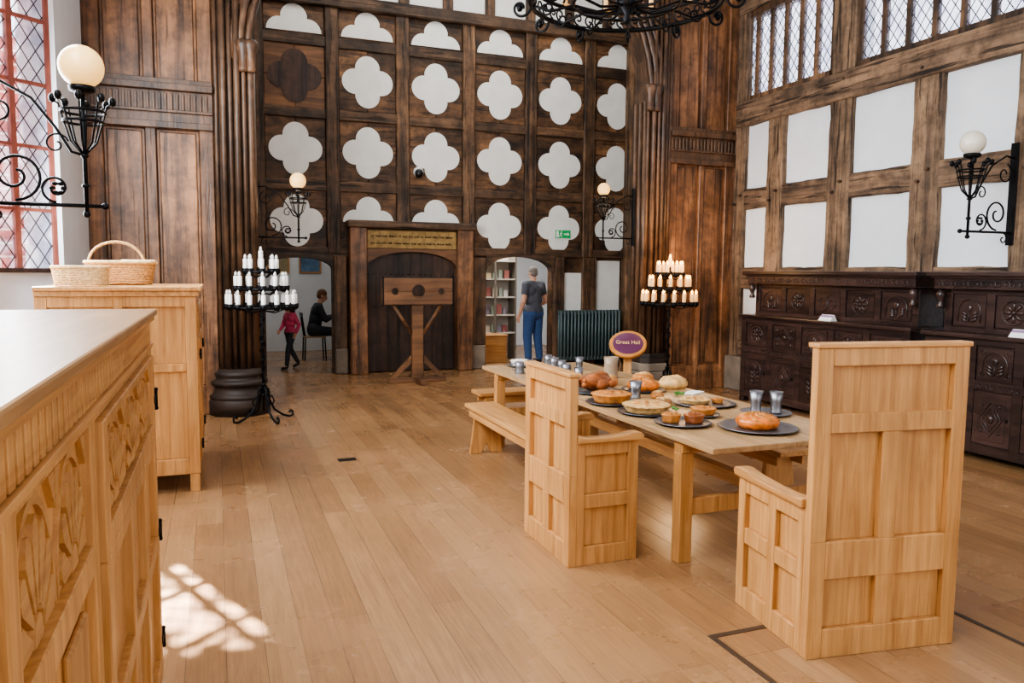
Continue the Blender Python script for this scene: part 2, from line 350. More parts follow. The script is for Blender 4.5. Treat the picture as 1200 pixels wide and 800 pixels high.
# back wall posts, rails, boards, quatrefoils
QX=[1.22+1.15*i for i in range(6)]
posts=[.64,1.8,2.95,4.1,5.25,6.4]
for x in posts:
    zl={.64:1.98,1.8:1.98,4.1:0,2.95:2.5}.get(x,1.98)
    rough(trim(B(x-.11,x+.11,YB-.09,YB+.01,zl,5.9),OLDZ,.015),.02)
for z0,z1 in [(5.24,5.42),(4.12,4.28),(2.98,3.15)]: rough(trim(B(.4,XR,YB-.07,YB+.01,z0,z1),OLDX,.015),.015)
trim(B(.4,2.1,YB-.08,YB+.01,1.93,2.08),OLDX,.015); trim(B(4.1,XR,YB-.08,YB+.01,1.98,2.12),OLDX,.015)
trim(B(.3,XR,YB-.14,YB+.01,5.86,6.06),OLDX,.02)
for k in range(9): trim(B(.64+.75*k,.82+.75*k,YB-.06,YB,6.06,HC),OLDZ,.01)
trim(B(.3,XR,YB-.02,YB,6.06,HC),QPL)
def quatre(r=.2,d=.215,half=False):
    pts=[]
    for k in range(4):
        ca=k*pi/2; c=(d*math.cos(ca),d*math.sin(ca))
        for j in range(13):
            a=ca+math.radians(-94+188*j/12); pts.append((c[0]+r*math.cos(a),c[1]+r*math.sin(a)))
    if half:
        out=[p for p in pts if p[1]>-1e-4]
        out.sort(key=lambda p:math.atan2(p[1]+1e-6,p[0])); return out
    return pts
for i,x in enumerate(QX):
    for j,z in enumerate([2.5,3.63,4.76,5.42]):
        half=(j==3) or (j==0 and i in(1,2))
        wooden=(i==0 and j==2)
        if j<3:
            for a,b in ((x-.465,x-.003),(x+.003,x+.465)):
                for c,d in ((z-.48,z-.003),(z+.003,z+.49)): trim(B(a,b,YB-.045,YB+.01,c,d),PILW if wooden else CELL,.006)
        else: trim(B(x-.465,x+.465,YB-.045,YB+.01,5.42,5.86),CELL,.01)
        zc=z if j<3 else 5.44
        p=[(x+a,zc+b) for a,b in quatre(.2 if not half else .205,.215,half)]
        trim(MB().prism(p,'y',YB-.055,YB-.02),(DOORW if wooden else QPL))
trim(B(5.93,6.3,YB-.03,YB,.6,1.7),QPL); trim(B(6.58,7.1,YB-.03,YB,.6,1.93),QPL)
for a,b in [(5.74,5.93),(6.3,6.58)]: trim(B(a,b,YB-.1,YB,0,1.98),OLDZ,.01)
for a,b in [(4.12,4.4),(1.8,2.0)]: trim(B(a,b,YB-.16,YB,0,.42),STONE,.02)
for a,b,c in [(4.14,4.42,.42),(1.79,2.0,.42),(.5,.71,0)]: trim(B(a,b,YB-.1,YB,c,1.95),OLDZ,.012)
def archhead(x0,x1,zs,zt,y):
    m=MB(); n=12; c=(x0+x1)/2; h=(x1-x0)/2
    poly=[(x1,zt),(x0,zt)]+[(c+h*math.cos(pi-pi*k/n),zs+(zt-.04-zs)*math.sin(pi*k/n)) for k in range(n+1)]
    m.prism(poly,'y',y-.1,y+.18); return m
trim(archhead(.72,1.78,1.72,1.95,YB),OLDX); trim(archhead(4.42,5.72,1.72,2.02,YB),OLDX)
for a,b in [(2.02,2.3),(3.84,4.12)]: rough(trim(B(a,b,YB-.3,YB,0,2.42),PANEL,.015),.008)
trim(B(1.98,4.16,YB-.36,YB,2.4,2.52),OLDX,.02)
trim(B(2.3,3.84,YB-.2,YB,2.05,2.4),OLDX,.01)
trim(archhead(2.3,3.84,1.75,2.07,YB-.12),PILW)
d=MB()
for k in range(8): d.box(2.3+k*.1925,2.3+(k+1)*.1925-.006,YB-.08,YB-.02,.02,2.05)
for k in range(9): d.box(2.3+k*.1925-.012,2.3+k*.1925+.012,YB-.095,YB-.08,.02,2.05)
for z in (.5,1.1,1.65):
    for k in range(16): d.sph((2.35+k*.097,YB-.085,z),.014,6,4)
struct(d.obj('door_1',DOORW))
ib=thing('inscription_board','old gold-brown board with fine black lettering over the hall door','sign',(3.07,YB-.21,2.22))
B(-.76,.76,-.02,0,-.14,.15).obj('board',GOLD,ib,bevel=.004)
m=MB(); rr=random.Random(8)
for row in (.055,-.06):
    x=-.7
    while x<.69:
        for q in range(rr.randint(3,9)):
            h=rr.choice([.026,.026,.026,.042]); m.box(x,x+.005,-.025,-.019,row-.015,row-.015+h); m.box(x,x+.01,-.025,-.019,row-.015+rr.choice([0,.02]),row-.011+rr.choice([0,.02])+.003); x+=.014
        x+=.022
m.obj('lettering',INK,ib)
# screen (spere)
def screenpanel(xs,zb,zt):
    m=MB(); panelling(m,xs,[(0,.35),(zb,zt),(6.6,HC)],YS,.1,.05); 
    a,b=xs[0][0],xs[-1][1]
    trim(m,PANEL,.008)
    for i in range(len(xs)-1):
        for c,d in ((.35,zb),(zt,6.6)):
            p,q=xs[i][1],xs[i+1][0]; m=MB(); m.box(p+.03,q-.03,YS+.035,YS+.06,c+.03,d-.03); trim(m,PANEL,.012)
    m=MB(); m.box(a,b,YS-.06,YS,zb,zb+.07); m.box(a,b,YS-.1,YS,zt-.1,zt-.03); m.box(a,b,YS-.05,YS,zt-.03,zt+.03); m.box(a,b,YS-.03,YS,zb+.07,zt-.1); m.box(a,b,YS-.07,YS,zb+.17,zb+.2)
    k=int((b-a)/.06)
    for i in range(k): m.box(a+.06*i+.015,a+.06*i+.045,YS-.055,YS-.03,zb+.2,zt-.13)
    trim(m,COLW,.004)
screenpanel([(XL,-1.13),(-.71,-.6),(-.15,0)],3.27,3.78)
screenpanel([(6.05,6.2),(6.58,6.66),(7.03,XR)],3.27,3.75)
def column(x0,x1,inner):
    m=MB(); m.box(x0+.04,x1-.04,YS,9.95,0,HC)
    n=6; w=(x1-x0)
    for k in range(n):
        x=x0+w*(k+.5)/n; r=w/n*.5*(1.0 if k%2 else .7)
        yy=YS-.02-.09*math.sin(pi*(k+.5)/n)
        m.cyl((x,yy+.03,.45),(x,yy+.03,HC),r,n=10)
        m.box(x-w/n*.3,x+w/n*.3,yy+.03,YS+.02,.4,HC)
    xi=x1-.02 if inner>0 else x0+.02
    for yy in (9.62,9.75,9.88): m.cyl((xi,yy,.45),(xi,yy,4.1),.04,n=10)
    trim(m,COLW)
    c=((x0+x1)/2,YS+.05); hw_=(x1-x0)/2
    def octa(m,e,z0,z1,e1=None):
        e1=e if e1 is None else e1
        def ring(e):
            a=hw_+e; f=.16+e; return [(c[0]-a,c[1]+.2),(c[0]-a,c[1]-f+.1),(c[0]-a+.1,c[1]-f),(c[0]+a-.1,c[1]-f),(c[0]+a,c[1]-f+.1),(c[0]+a,c[1]+.2)]
        vs=[(x,y,z0) for x,y in ring(e)]+[(x,y,z1) for x,y in ring(e1)]
        m.add(vs,[tuple(range(6))[::-1],tuple(range(6,12))]+[(i,(i+1)%6,6+(i+1)%6,6+i) for i in range(6)])
    if inner>0:
        m=MB(); m.lathe([(.35,0),(.35,.17),(.335,.185),(.335,.19),(.345,.2),(.345,.23),(.315,.25),(.29,.29),(.285,.33),(.295,.34),(.32,.355),(.325,.375),(.32,.395),(.295,.41),(.275,.42),(.27,.45),(.285,.465),(.285,.49),(.26,.51),(.24,.54)],(c[0],c[1]+.02,0),32)
        trim(m,BASEW)
    else:
        m=MB()
        for e,z0,z1 in [(.07,0,.3),(.05,.3,.42)]: octa(m,e,z0,z1)
        trim(m,STONE,.015)
        m=MB(); octa(m,.03,.42,.5); octa(m,.015,.5,.56); trim(m,BASEW,.006)
    m=MB()
    for x in (xi-.01,xi-.09*inner):
        m.lathe([(.05,0),(.06,.03),(.05,.06),(.055,.2),(.085,.27),(.09,.33),(.07,.35)],(x,YS-.1,3.95),10)
    trim(m,COLW)
column(0,.45,1); column(5.66,6.08,-1)
cxa=(.43+5.68)/2
def archpts(cx,a,h,n=28,z=4.1): return [(cx+a*math.cos(pi*k/n),z+h*math.sin(pi*k/n)) for k in range(n+1)]
inn=archpts(cxa,2.63,2.45); out=archpts(cxa,2.88,2.75)
trim(MB().prism(inn+out[::-1],'y',YS-.03,YS+.3),COLW)
m=MB()
for off,r in ((2.67,.035),(2.76,.045),(2.85,.035)): m.tube([(p[0],YS-.05,p[1]) for p in archpts(cxa,off,off-.18)],r,8)
trim(m,COLW)
trim(MB().prism([(.12,4.1)]+out[::-1][0:29]+[(5.98,4.1),(5.98,HC),(.12,HC)],'y',YS+.02,YS+.25),COLW)
# rooms beyond
struct(B(XL,XR,16.8,17,0,2.9).obj('wall_far_room',PLASTER)); struct(B(3.0,3.1,13.1,16.8,0,2.9).obj('wall_partition',PLASTER))
struct(B(XL-.1,XL,13.1,16.8,0,2.9).obj('wall_cafe_side',PLASTER)); struct(B(XR,XR+.1,13.1,16.8,0,2.9).obj('wall_shop_side',PLASTER))
struct(B(XL,XR,13.1,16.8,2.9,3).obj('ceiling_far_room',PLASTER))
m=MB(); m.box(2.12,2.15,.5,2.92,0,.003); m.box(3.44,3.47,.5,2.92,0,.003); m.box(2.15,3.44,2.89,2.92,0,.003); trim(m,STRIP)
trim(B(.98,1.14,6.85,6.95,0,.004),BLACK)
nb=lab(B(-9,-1.9,14,14.4,-.1,5.2).obj('brick_building',BRICK),'red brick building wall seen through the bay window','building')
# unseen, added in the sun's path outside the bay to dapple the floor
tr=thing('dapple_tree','added unseen leafy crown and trunk dappling sun outside the bay window','dapple_tree',(-3.75,11.6,0))
MB().tube([(0,0,0),(.05,0,3),(-.05,.1,6),(0,0,8.4)],[.22,.17,.13,.06],10).obj('trunk',OLDZ,tr)
m=MB(); rg=random.Random(5)
for k in range(330):
    while True:
        p=Vector((rg.uniform(-1,1),rg.uniform(-1,1),rg.uniform(-1,1)))
        if p.length<1: break
    p=Vector((p.x*1.7,p.y*1.7,p.z*1.3+7.9)); Mx=Matrix.Translation(p)@Matrix.Rotation(rg.random()*6,4,'Z')@Matrix.Rotation(rg.uniform(-.9,.9),4,'X')
    s_=rg.uniform(.08,.16); m.add([(-s_,0,0),(0,-s_*.5,0),(s_,0,0),(0,s_*.5,0)],[(0,1,2,3)],False,Mx)
o=m.obj('dapple_foliage',LEAF,tr); o['kind']='stuff'
# ---------------------------------------------------------------- furniture
def oak_chair(label,loc,rz,w,d,H,za,grid):
    e=thing('wainscot_armchair',label,'chair',loc,rz)
    y0=-d/2; sw=.075
    m=MB(); s1=.36; 
    panelling(m,[(-w/2,-w/2+sw),(w/2-sw,w/2)],[(.0,.13),(s1,s1+.17)],y0,.05,.028)
    z2=.72*H
    m.box(-w/2,-w/2+sw,y0,y0+.05,s1+.17,H-.022); m.box(w/2-sw,w/2,y0,y0+.05,s1+.17,H-.022)
    for a,b in [(z2,z2+.085),(H-.1,H-.022)]: m.box(-w/2+sw,w/2-sw,y0+.001,y0+.05,a,b)
    m.box(-w/2+sw,w/2-sw,y0+.03,y0+.044,s1+.17,H-.05)
    m.box(-.045,.045,y0+.002,y0+.05,s1+.17,z2); m.box(-.045,.045,y0+.002,y0+.05,.13,s1)
    m.obj('backrest',OAKZ,e,bevel=.003)
    B(-w/2-.008,w/2+.008,y0-.008,y0+.07,H-.022,H).obj('crest_rail',OAKX,e,bevel=.005,seg=2)
    B(-w/2+.03,w/2-.03,y0+.05,d/2+.0,.43,.465).obj('seat',OAKX,e,bevel=.004)
    for sx in (-1,1):
        m=MB(); M=Matrix.Rotation(-pi/2,4,'Z') if sx<0 else Matrix.Rotation(pi/2,4,'Z')
        st=[(-d/2+.05,-d/2+.1),(d/2-.065,d/2)] if sx>0 else [(-d/2,-d/2+.065),(d/2-.1,d/2-.05)]
        if grid: st.insert(1,(-.03,.03))
        panelling(m,st,[(0.0,.11),(.34,.42),(za-.12,za-.045)],-w/2,.045,.025,M)
        m.obj('side_panel',OAKZ,e,bevel=.003)
        prof=[(-d/2+.05,za+.0),(-d/4,za-.012),(0,za-.015),(d/4,za-.008),(d/2-.04,za+.005),(d/2+.01,za+.0),(d/2+.03,za-.02),(d/2+.015,za-.045),(-d/2+.05,za-.045)]
        x0=sx*w/2; MB().prism(prof,'x',min(x0+sx*.02,x0-sx*.055),max(x0+sx*.02,x0-sx*.055)).obj('armrest',OAKY,e,bevel=.006,seg=2)
    m=MB(); panelling(m,[(-w/2+.045,-w/2+.09),(-.03,.03),(w/2-.09,w/2-.045)],[(.0,.13),(.38,.43)],d/2-.04,.035,.012); m.obj('front_panel',OAKZ,e,bevel=.003)
    return e
oak_chair('tall light oak panelled armchair at the end of the long table',(2.82,2.83,0),math.radians(-8),.77,.62,1.41,.72,True)
oak_chair('lower light oak panelled armchair at the side of the long table',(2.08,4.24,0),-pi/2,.68,.45,1.13,.77,False)
# table
TX0,TX1,TY0,TY1,TZ=2.48,3.62,3.42,7.3,.76
t=thing('trestle_table','long oak trestle table laid with pewter and pies','table',((TX0+TX1)/2,(TY0+TY1)/2,0))
hw=(TX1-TX0)/2; hl=(TY1-TY0)/2
m=MB()
for k in range(4): m.box(-hw+k*hw/2+.001,-hw+(k+1)*hw/2-.001,-hl,hl,TZ-.035,TZ)
m.obj('table_top',TABLEW,t,bevel=.004)
for sy in (-1,1):
    y=sy*(hl-.36)
    m=MB()
    for sx in (-1,1): m.box(sx*(hw-.06)-.045,sx*(hw-.06)+.045,y-.04,y+.04,0,TZ-.1)
    m.box(-hw+.02,hw-.02,y-.045,y+.045,TZ-.1,TZ-.035); m.box(-hw+.1,hw-.1,y-.025,y+.025,.28,.38)
    m.obj('trestle',OAKZ,t,bevel=.004)
B(-.04,.04,-hl+.36,hl-.36,.38,.46).obj('stretcher',OAKY,t,bevel=.004)
def bench(label,loc,rz,ln):
    e=thing('bench',label,'bench',loc,rz,'oak benches at the table')
    B(-.15,.15,-ln/2,ln/2,.41,.45).obj('seat',OAKY,e,bevel=.005)
    for sy in (-1,1):
        y=sy*(ln/2-.2)
        MB().prism([(-.16,0),(-.05,0),(0,.1),(.05,0),(.16,0),(.11,.41),(-.11,.41)],'y',y-.02,y+.02).obj('leg',OAKZ,e,bevel=.004)
    m=MB(); m.box(-.125,-.1,-ln/2+.06,ln/2-.06,.33,.41); m.box(.1,.125,-ln/2+.06,ln/2-.06,.33,.41); m.obj('apron',OAKY,e,bevel=.003)
bench('long light oak bench beside the table',(2.34,5.88,0),0,2.16)
bench('light oak bench along the far side of the table',(3.84,5.6,0),0,2.6)
bench('short light oak bench at the table head',(3.02,7.62,0),pi/2,1.0)
def carve(m,cx,cz,w,h,y,kind,r=.006):
    if kind=='fan':
        a=w*.48; bb=h*.94; z0=cz-h*.47
        arc=lambda q0,q1,n=20:[(cx+a*q1*math.cos(pi*k/n),z0+bb*q1*math.sin(pi*k/n)) for k in range(n+1)]+[(cx+a*q0*math.cos(pi*k/n),z0+bb*q0*math.sin(pi*k/n)) for k in range(n,-1,-1)]
        m.prism(arc(.93,1.0),'y',y-r*.7,y+.004); m.prism(arc(0.01,.2,10),'y',y-r,y+.004)
        n=7
        for k in range(n):
            t0=pi*k/n+.05; t1=pi*(k+1)/n-.05; tm=(t0+t1)/2
            pt=lambda q,t:(cx+a*q*math.cos(t),z0+bb*q*math.sin(t))
            poly=[pt(.26,tm-.08),pt(.26,tm+.08),pt(.74,t1),pt(.83,tm+.6*(t1-tm)),pt(.88,tm),pt(.83,tm+.6*(t0-tm)),pt(.74,t0)]
            m.prism(poly,'y',y-r,y+.004)
        for sx in (-1,1): m.prism([(cx+sx*w*.49,z0+bb),(cx+sx*w*.49,z0+bb*.72),(cx+sx*w*.34,z0+bb)],'y',y-r,y+.004)
    elif kind=='rosette':
        R=min(w,h)*.42
        m.tube([(cx+R*math.cos(2*pi*k/18),y,cz+R*math.sin(2*pi*k/18)) for k in range(18)],r,5,True)
        for k in range(8):
            a=2*pi*k/8; M=Matrix.Rotation(-a,4,'Y'); m.sph((cx+R*.55*math.cos(a),y,cz+R*.55*math.sin(a)),(R*.36,r*1.8,R*.15),8,5,M)
        m.sph((cx,y,cz),(R*.18,r*2.2,R*.18),8,5)
    elif kind=='lozenge':
        a,b=w*.44,h*.44
        for q in (1,.7): m.tube([(cx+a*q,y,cz),(cx,y,cz+b*q),(cx-a*q,y,cz),(cx,y,cz-b*q)],r,5,True)
        m.sph((cx,y,cz),(a*.3,r*2,b*.25),8,5)
        for sx in (-1,1):
            for sz in (-1,1): m.sph((cx+sx*a*.75,y,cz+sz*b*.75),(a*.13,r*1.6,a*.13),6,4)
    elif kind=='arch':
        a=w*.38; zb=cz-h*.42; zs=cz+h*.42-a
        m.tube([(cx-a,y,zb),(cx-a,y,zs)]+[(cx-a*math.cos(pi*k/10),y,zs+a*math.sin(pi*k/10)) for k in range(1,10)]+[(cx+a,y,zs),(cx+a,y,zb)],r*1.2,5)
        m.tube([(cx,y,zb),(cx,y,zs)],r,5)
        for k in range(3):
            z=zb+(zs-zb)*(k+.7)/3.3
            for sx in (-1,1): m.sph((cx+sx*a*.45,y,z),(a*.34,r*1.8,a*.15),8,5,Matrix.Rotation(-sx*.6,4,'Y'))
        m.sph((cx,y,zs+a*.3),(a*.3,r*2,a*.3),8,5)
    elif kind=='scroll':
        k=max(1,int(w/(h*1.5))); s=w/k
        for i in range(k):
            c=cx-w/2+s*(i+.5); R=min(h*.4,s*.3)
            m.tube(spiral((c-s*.2,cz),R,R*.25,-pi/2,pi*1.8,16,'xz',y),r,5); m.tube(spiral((c+s*.2,cz),R,R*.25,pi/2,pi*2.8,16,'xz',y),r,5)
def fluted(m,x0,x1,z0,z1,y,step):
    n=int((x1-x0)/step); s_=(x1-x0)/n
    for k in range(n):
        x=x0+s_*(k+.5); r=s_*.33; zt=z1-r
        poly=[(x-r,z0),(x+r,z0),(x+r,zt)]+[(x+r*math.cos(pi*q/8),zt+r*math.sin(pi*q/8)) for q in range(1,8)]+[(x-r,zt)]
        m.prism(poly,'y',y-.018,y+.004)
# near oak cupboard
c=thing('oak_cupboard','large light oak cupboard with carved frieze and fan-carved panels','cupboard',(-.24,1.75,0),pi/2)
W=2.9; D=.8
m=MB(); m.box(-W/2+.003,W/2-.003,.046,D,.1,1.49)
for x in (-W/2+.004,W/2-.094,0):
    m.box(x,x+.09,.03,.12,0,.12); m.box(x,x+.09,D-.09,D-.002,0,.12)
m.obj('carcass',OAKZ,c,bevel=.003)
m=MB(); m.box(-W/2-.02,W/2+.02,-.024,D+.02,1.526,1.55); m.obj('cupboard_top',OAKTOPX,c,bevel=.006,seg=2)
m=MB(); m.box(-W/2-.01,W/2+.01,-.014,.045,1.508,1.524); m.box(-W/2,W/2,.022,.045,1.424,1.508); m.box(-W/2-.008,W/2+.008,-.008,.045,1.410,1.424)
fluted(m,-W/2+.02,W/2-.02,1.426,1.506,.018,.046); m.obj('carved_frieze',OAKX,c,bevel=.001)
m=MB()
panelling(m,[(-W/2,-W/2+.07),(-.72,-.66),(-.06,.0)],[(.1,.2),(1.09,1.15),(1.39,1.409)],.0,.045,.022)
m.box(W/2-.08,W/2,0,.045,.1,1.409); m.box(0,W/2-.08,0,.045,1.387,1.409); m.box(0,W/2-.08,0,.045,.1,.16)
m.obj('front_frame',OAKZ,c,bevel=.003)
m=MB()
for a,b in [(-1.38,-.72),(-.66,-.06)]:
    for k in range(2): carve(m,a+(b-a)*(k+.5)/2,1.27,(b-a)/2,.23,.021,'fan',.01)
m.obj('carved_panel',OAKX,c)
m=MB()
for a,b in [(-1.38,-.72),(-.66,-.06)]:
    for k in range(2):
        p=a+(b-a)/2*k; m.box(p+.05,p+(b-a)/2-.05,.008,.024,.25,1.04)
m.obj('lower_panel',OAKZ,c,bevel=.006)
m=MB(); dx0,dx1=.01,W/2-.09
panelling(m,[(dx0,dx0+.07),(dx1-.07,dx1)],[(1.085,1.14),(1.36,1.385)],-.014,.042,.022)
panelling(m,[(dx0,dx0+.07),(dx0+.46,dx0+.52),(dx0+.86,dx0+.92),(dx1-.07,dx1)],[(.165,.25),(.66,.72),(1.04,1.084)],-.014,.042,.022)
dr=m.obj('door',OAKZ,c,bevel=.003)
m=MB()
for k in range(3): carve(m,dx0+.07+(dx1-dx0-.14)*(k+.5)/3,1.25,(dx1-dx0-.14)/3,.21,.007,'fan',.01)
m.obj('carving',OAKX,dr)
for z in (1.22,.72,.3):
    m=MB(); m.cyl((dx1+.006,-.018,z-.03),(dx1+.006,-.018,z+.03),.006,n=8); m.box(dx1-.03,dx1+.02,-.018,-.013,z-.014,z+.014); m.sph((dx1+.006,-.018,z+.035),.008,8,5); m.sph((dx1+.006,-.018,z-.035),.008,8,5); m.obj('hinge',IRON,dr)
# far oak cupboard
c=thing('oak_cupboard','light oak panelled cupboard under the window with wicker baskets on top','cupboard',(-.15,6.9,0),pi/2)
W=1.28; D=1.06
m=MB(); m.box(-W/2+.043,W/2-.02,.046,D-.03,.14,1.5)
for x in (-W/2+.006,W/2-.08):
    for y in (.006,D-.086): m.box(x,x+.07,y,y+.07,0,.15)
m.obj('carcass',OAKZ,c,bevel=.003)
m=MB(); m.box(-W/2-.04,W/2+.04,-.04,D,1.54,1.57); m.box(-W/2-.02,W/2+.02,-.02,D,1.5,1.54); m.obj('cupboard_top',OAKX,c,bevel=.005,seg=2)
m=MB(); M=Matrix.Rotation(-pi/2,4,'Z')
panelling(m,[(-D,-D+.08),(-D+.5,-D+.56),(-.08,0)],[(.14,.26),(.93,.99),(1.42,1.5)],-W/2,.04,.026,M)
m.obj('side_panel',OAKZ,c,bevel=.004)
m=MB(); panelling(m,[(-W/2+.042,-W/2+.12),(-.03,.03),(W/2-.12,W/2)],[(.14,.22),(1.18,1.22),(1.45,1.5)],.0,.04,.018); m.obj('front_frame',OAKZ,c,bevel=.004)
for k,(a,b) in enumerate([(-W/2+.12,-.03),(.03,W/2-.12)]):
    m=MB(); panelling(m,[(a,a+.06),(b-.06,b)],[(.22,.3),(.7,.75),(1.12,1.18)],-.012,.03,.014); d_=m.obj('door',OAKZ,c,bevel=.003)
    xh=a+.01 if k==0 else b-.01
    for z in (.35,1.05):
        m=MB(); m.cyl((xh,-.02,z-.04),(xh,-.02,z+.04),.008,n=8); m.box(xh-.02,xh+.05,-.016,-.011,z-.015,z+.015); m.obj('hinge',IRON,d_)
    B(a,b,-.01,.03,1.225,1.445).obj('drawer',OAKX,c,bevel=.008)
def court(label,loc,W,seed):
    c=thing('court_cupboard',label,'cupboard',loc,-pi/2); D=.55; n=5
    m=MB(); m.box(-W/2+.02,W/2-.02,.03,D,.07,1.13)
    for x in (-W/2,W/2-.09): m.box(x,x+.09,0,.09,0,.069); m.box(x,x+.09,D-.09,D,0,.069)
    xs=[(-W/2+(W-.09)*k/n,-W/2+(W-.09)*k/n+.09) for k in range(n+1)]
    panelling(m,xs,[(.07,.16),(.66,.75),(1.07,1.13)],0,.05,.02)
    carve(m,0,.705,W-.1,.08,-.001,'scroll',.005)
    m.obj('lower_carcass',DARKX,c,bevel=.004)
    B(-W/2-.03,W/2+.03,-.035,D,1.13,1.17).obj('ledge',DARKX,c,bevel=.008,seg=2)
    for k in range(n):
        a,b=xs[k][1],xs[k+1][0]; cx=(a+b)/2
        m=MB(); m.box(a+.02,b-.02,.012,.022,.77,1.05); carve(m,cx,.91,b-a-.06,.26,.01,['rosette','lozenge','arch'][(k+seed)%3],.007)
        for sx in (-1,1):
            for sz in (-1,1): m.tube(spiral((cx+sx*(b-a)*.33,.91+sz*.1),.03,.008,0,pi*3,14,'xz',.01),.004,4)
        m.obj('carved_panel',DARKX,c)
        m=MB(); m.box(a+.006,b-.006,.002,.022,.166,.654); m.box(a+.05,b-.05,-.006,.004,.21,.61); dd=m.obj('door',DARKX,c,bevel=.004)
        m=MB(); carve(m,cx,.41,b-a-.12,.36,-.008,'lozenge' if k%2 else 'arch',.007); m.obj('carving',DARKX,dd)
        MB().sph((b-.035,-.008,.42),.014,8,5).obj('knob',IRON,dd)
    m=MB(); u0=.17; m.box(-W/2+.08,W/2-.08,u0+.03,D,1.17,1.58)
    xs=[(-W/2+.06+(W-.2)*k/n,-W/2+.06+(W-.2)*k/n+.08) for k in range(n+1)]
    panelling(m,xs,[(1.17,1.22),(1.53,1.58)],u0,.05,.02); m.obj('upper_carcass',DARKX,c,bevel=.004)
    for k in range(n):
        a,b=xs[k][1],xs[k+1][0]; m=MB(); m.box(a+.015,b-.015,u0+.012,u0+.025,1.235,1.515); carve(m,(a+b)/2,1.375,b-a-.05,.26,u0+.01,['arch','rosette','scroll','rosette','arch'][k],.007); m.obj('carved_panel',DARKX,c)
    m=MB(); m.box(-W/2+.02,W/2-.02,.06,D,1.58,1.68); carve(m,0,1.63,W-.1,.09,.057,'scroll',.006); m.obj('carved_frieze',DARKX,c,bevel=.003)
    m=MB(); m.box(-W/2-.03,W/2+.03,.0,D,1.7,1.745); m.box(-W/2,W/2,.03,D,1.68,1.7); m.obj('cornice',DARKX,c,bevel=.008,seg=2)
    for x in (-W/2+.07,W/2-.07):
        MB().lathe([(.03,0),(.04,.02),(.02,.05),(.03,.09),(.045,.13),(.03,.17),(.012,.19)],(x,.1,1.39),12).obj('pendant',DARKX,c)
court('dark carved oak court cupboard with an information card on its ledge',(6.6,7.2,0),2.7,0)
court('dark carved oak court cupboard beneath the wall bracket lamp',(6.52,4.4,0),2.4,1)
for (x,y,w_) in [(6.66,7.05,.2),(6.58,4.62,.26)]:
    m=MB(); m.prism([(0,0),(.1,0),(.06,.07)],'y',-w_/2,w_/2); m.mi=1; m.add([(.035,-w_/2,.042),(.035,w_/2,.042),(.054,w_/2,.064),(.054,-w_/2,.064)],[(0,1,2,3)])
    lab(m.obj('information_card',[WHITE,LILAC],loc=(x-.06,y,1.171)),'small white and lilac information card on the cupboard ledge','card','information cards')
# radiator
r=thing('radiator','grey-green column radiator under the white wall panels','radiator',(6.42,12.72,0))
m=MB()
for k in range(18):
    x=-.6+k*.07; 
    for y in (-.05,.05): m.tube([(x,y,.14),(x,y,1.0)],.024,8)
    m.box(x-.03,x+.03,-.06,.06,.1,.17); m.box(x-.03,x+.03,-.06,.06,.95,1.02)
m.obj('column_bank',RADI,r,bevel=.008)
for x in (-.55,.55): B(x-.03,x+.03,-.05,.05,0,.12).obj('foot',RADI,r)
# pillory
p=thing('pillory','dark wooden pillory with neck and wrist holes on a braced post','pillory',(2.86,11.45,0))
def halfboard(z0,z1,top):
    holes=[(-.36,.05),(0,.1),(.36,.05)]
    zc=1.4
    if top:
        pts=[(-.56,z1),(.56,z1),(.56,zc)]
        for cx,r_ in holes[::-1]: pts+=[(cx+r_*math.cos(pi*k/10),zc+r_*math.sin(pi*k/10)) for k in range(11)]
        pts+=[(-.56,zc)]
    else:
        pts=[(.56,z0),(-.56,z0),(-.56,zc-.003)]
        for cx,r_ in holes: pts+=[(cx-r_*math.cos(pi*k/10),zc-.003-r_*math.sin(pi*k/10)) for k in range(11)]
        pts+=[(.56,zc-.003)]
    return MB().prism(pts,'y',-.03,.03)
halfboard(0,1.6,True).obj('upper_board',PILW,p,bevel=.004); halfboard(1.2,0,False).obj('lower_board',PILW,p,bevel=.004)
B(-.09,.09,.03,.13,.05,1.32).obj('post',PILW,p,bevel=.01)
for sx in (-1,1):
    MB().tube([(sx*.09,.06,.75),(sx*.38,.06,1.2)],.035,4).obj('brace',PILW,p); 
    MB().prism([(sx*.1,.3),(sx*.1,.42),(sx*.42,.08),(sx*.34,.08)],'y',.04,.1).obj('foot_brace',PILW,p)
m=MB(); m.box(-.45,.45,.03,.12,0,.08); m.box(-.05,.05,-.35,.45,0,.078); m.obj('base',PILW,p,bevel=.01)
for sx in (-1,1): B(sx*.545-.012,sx*.545+.012,-.036,.036,1.18,1.62).obj('iron_strap',IRON,p)
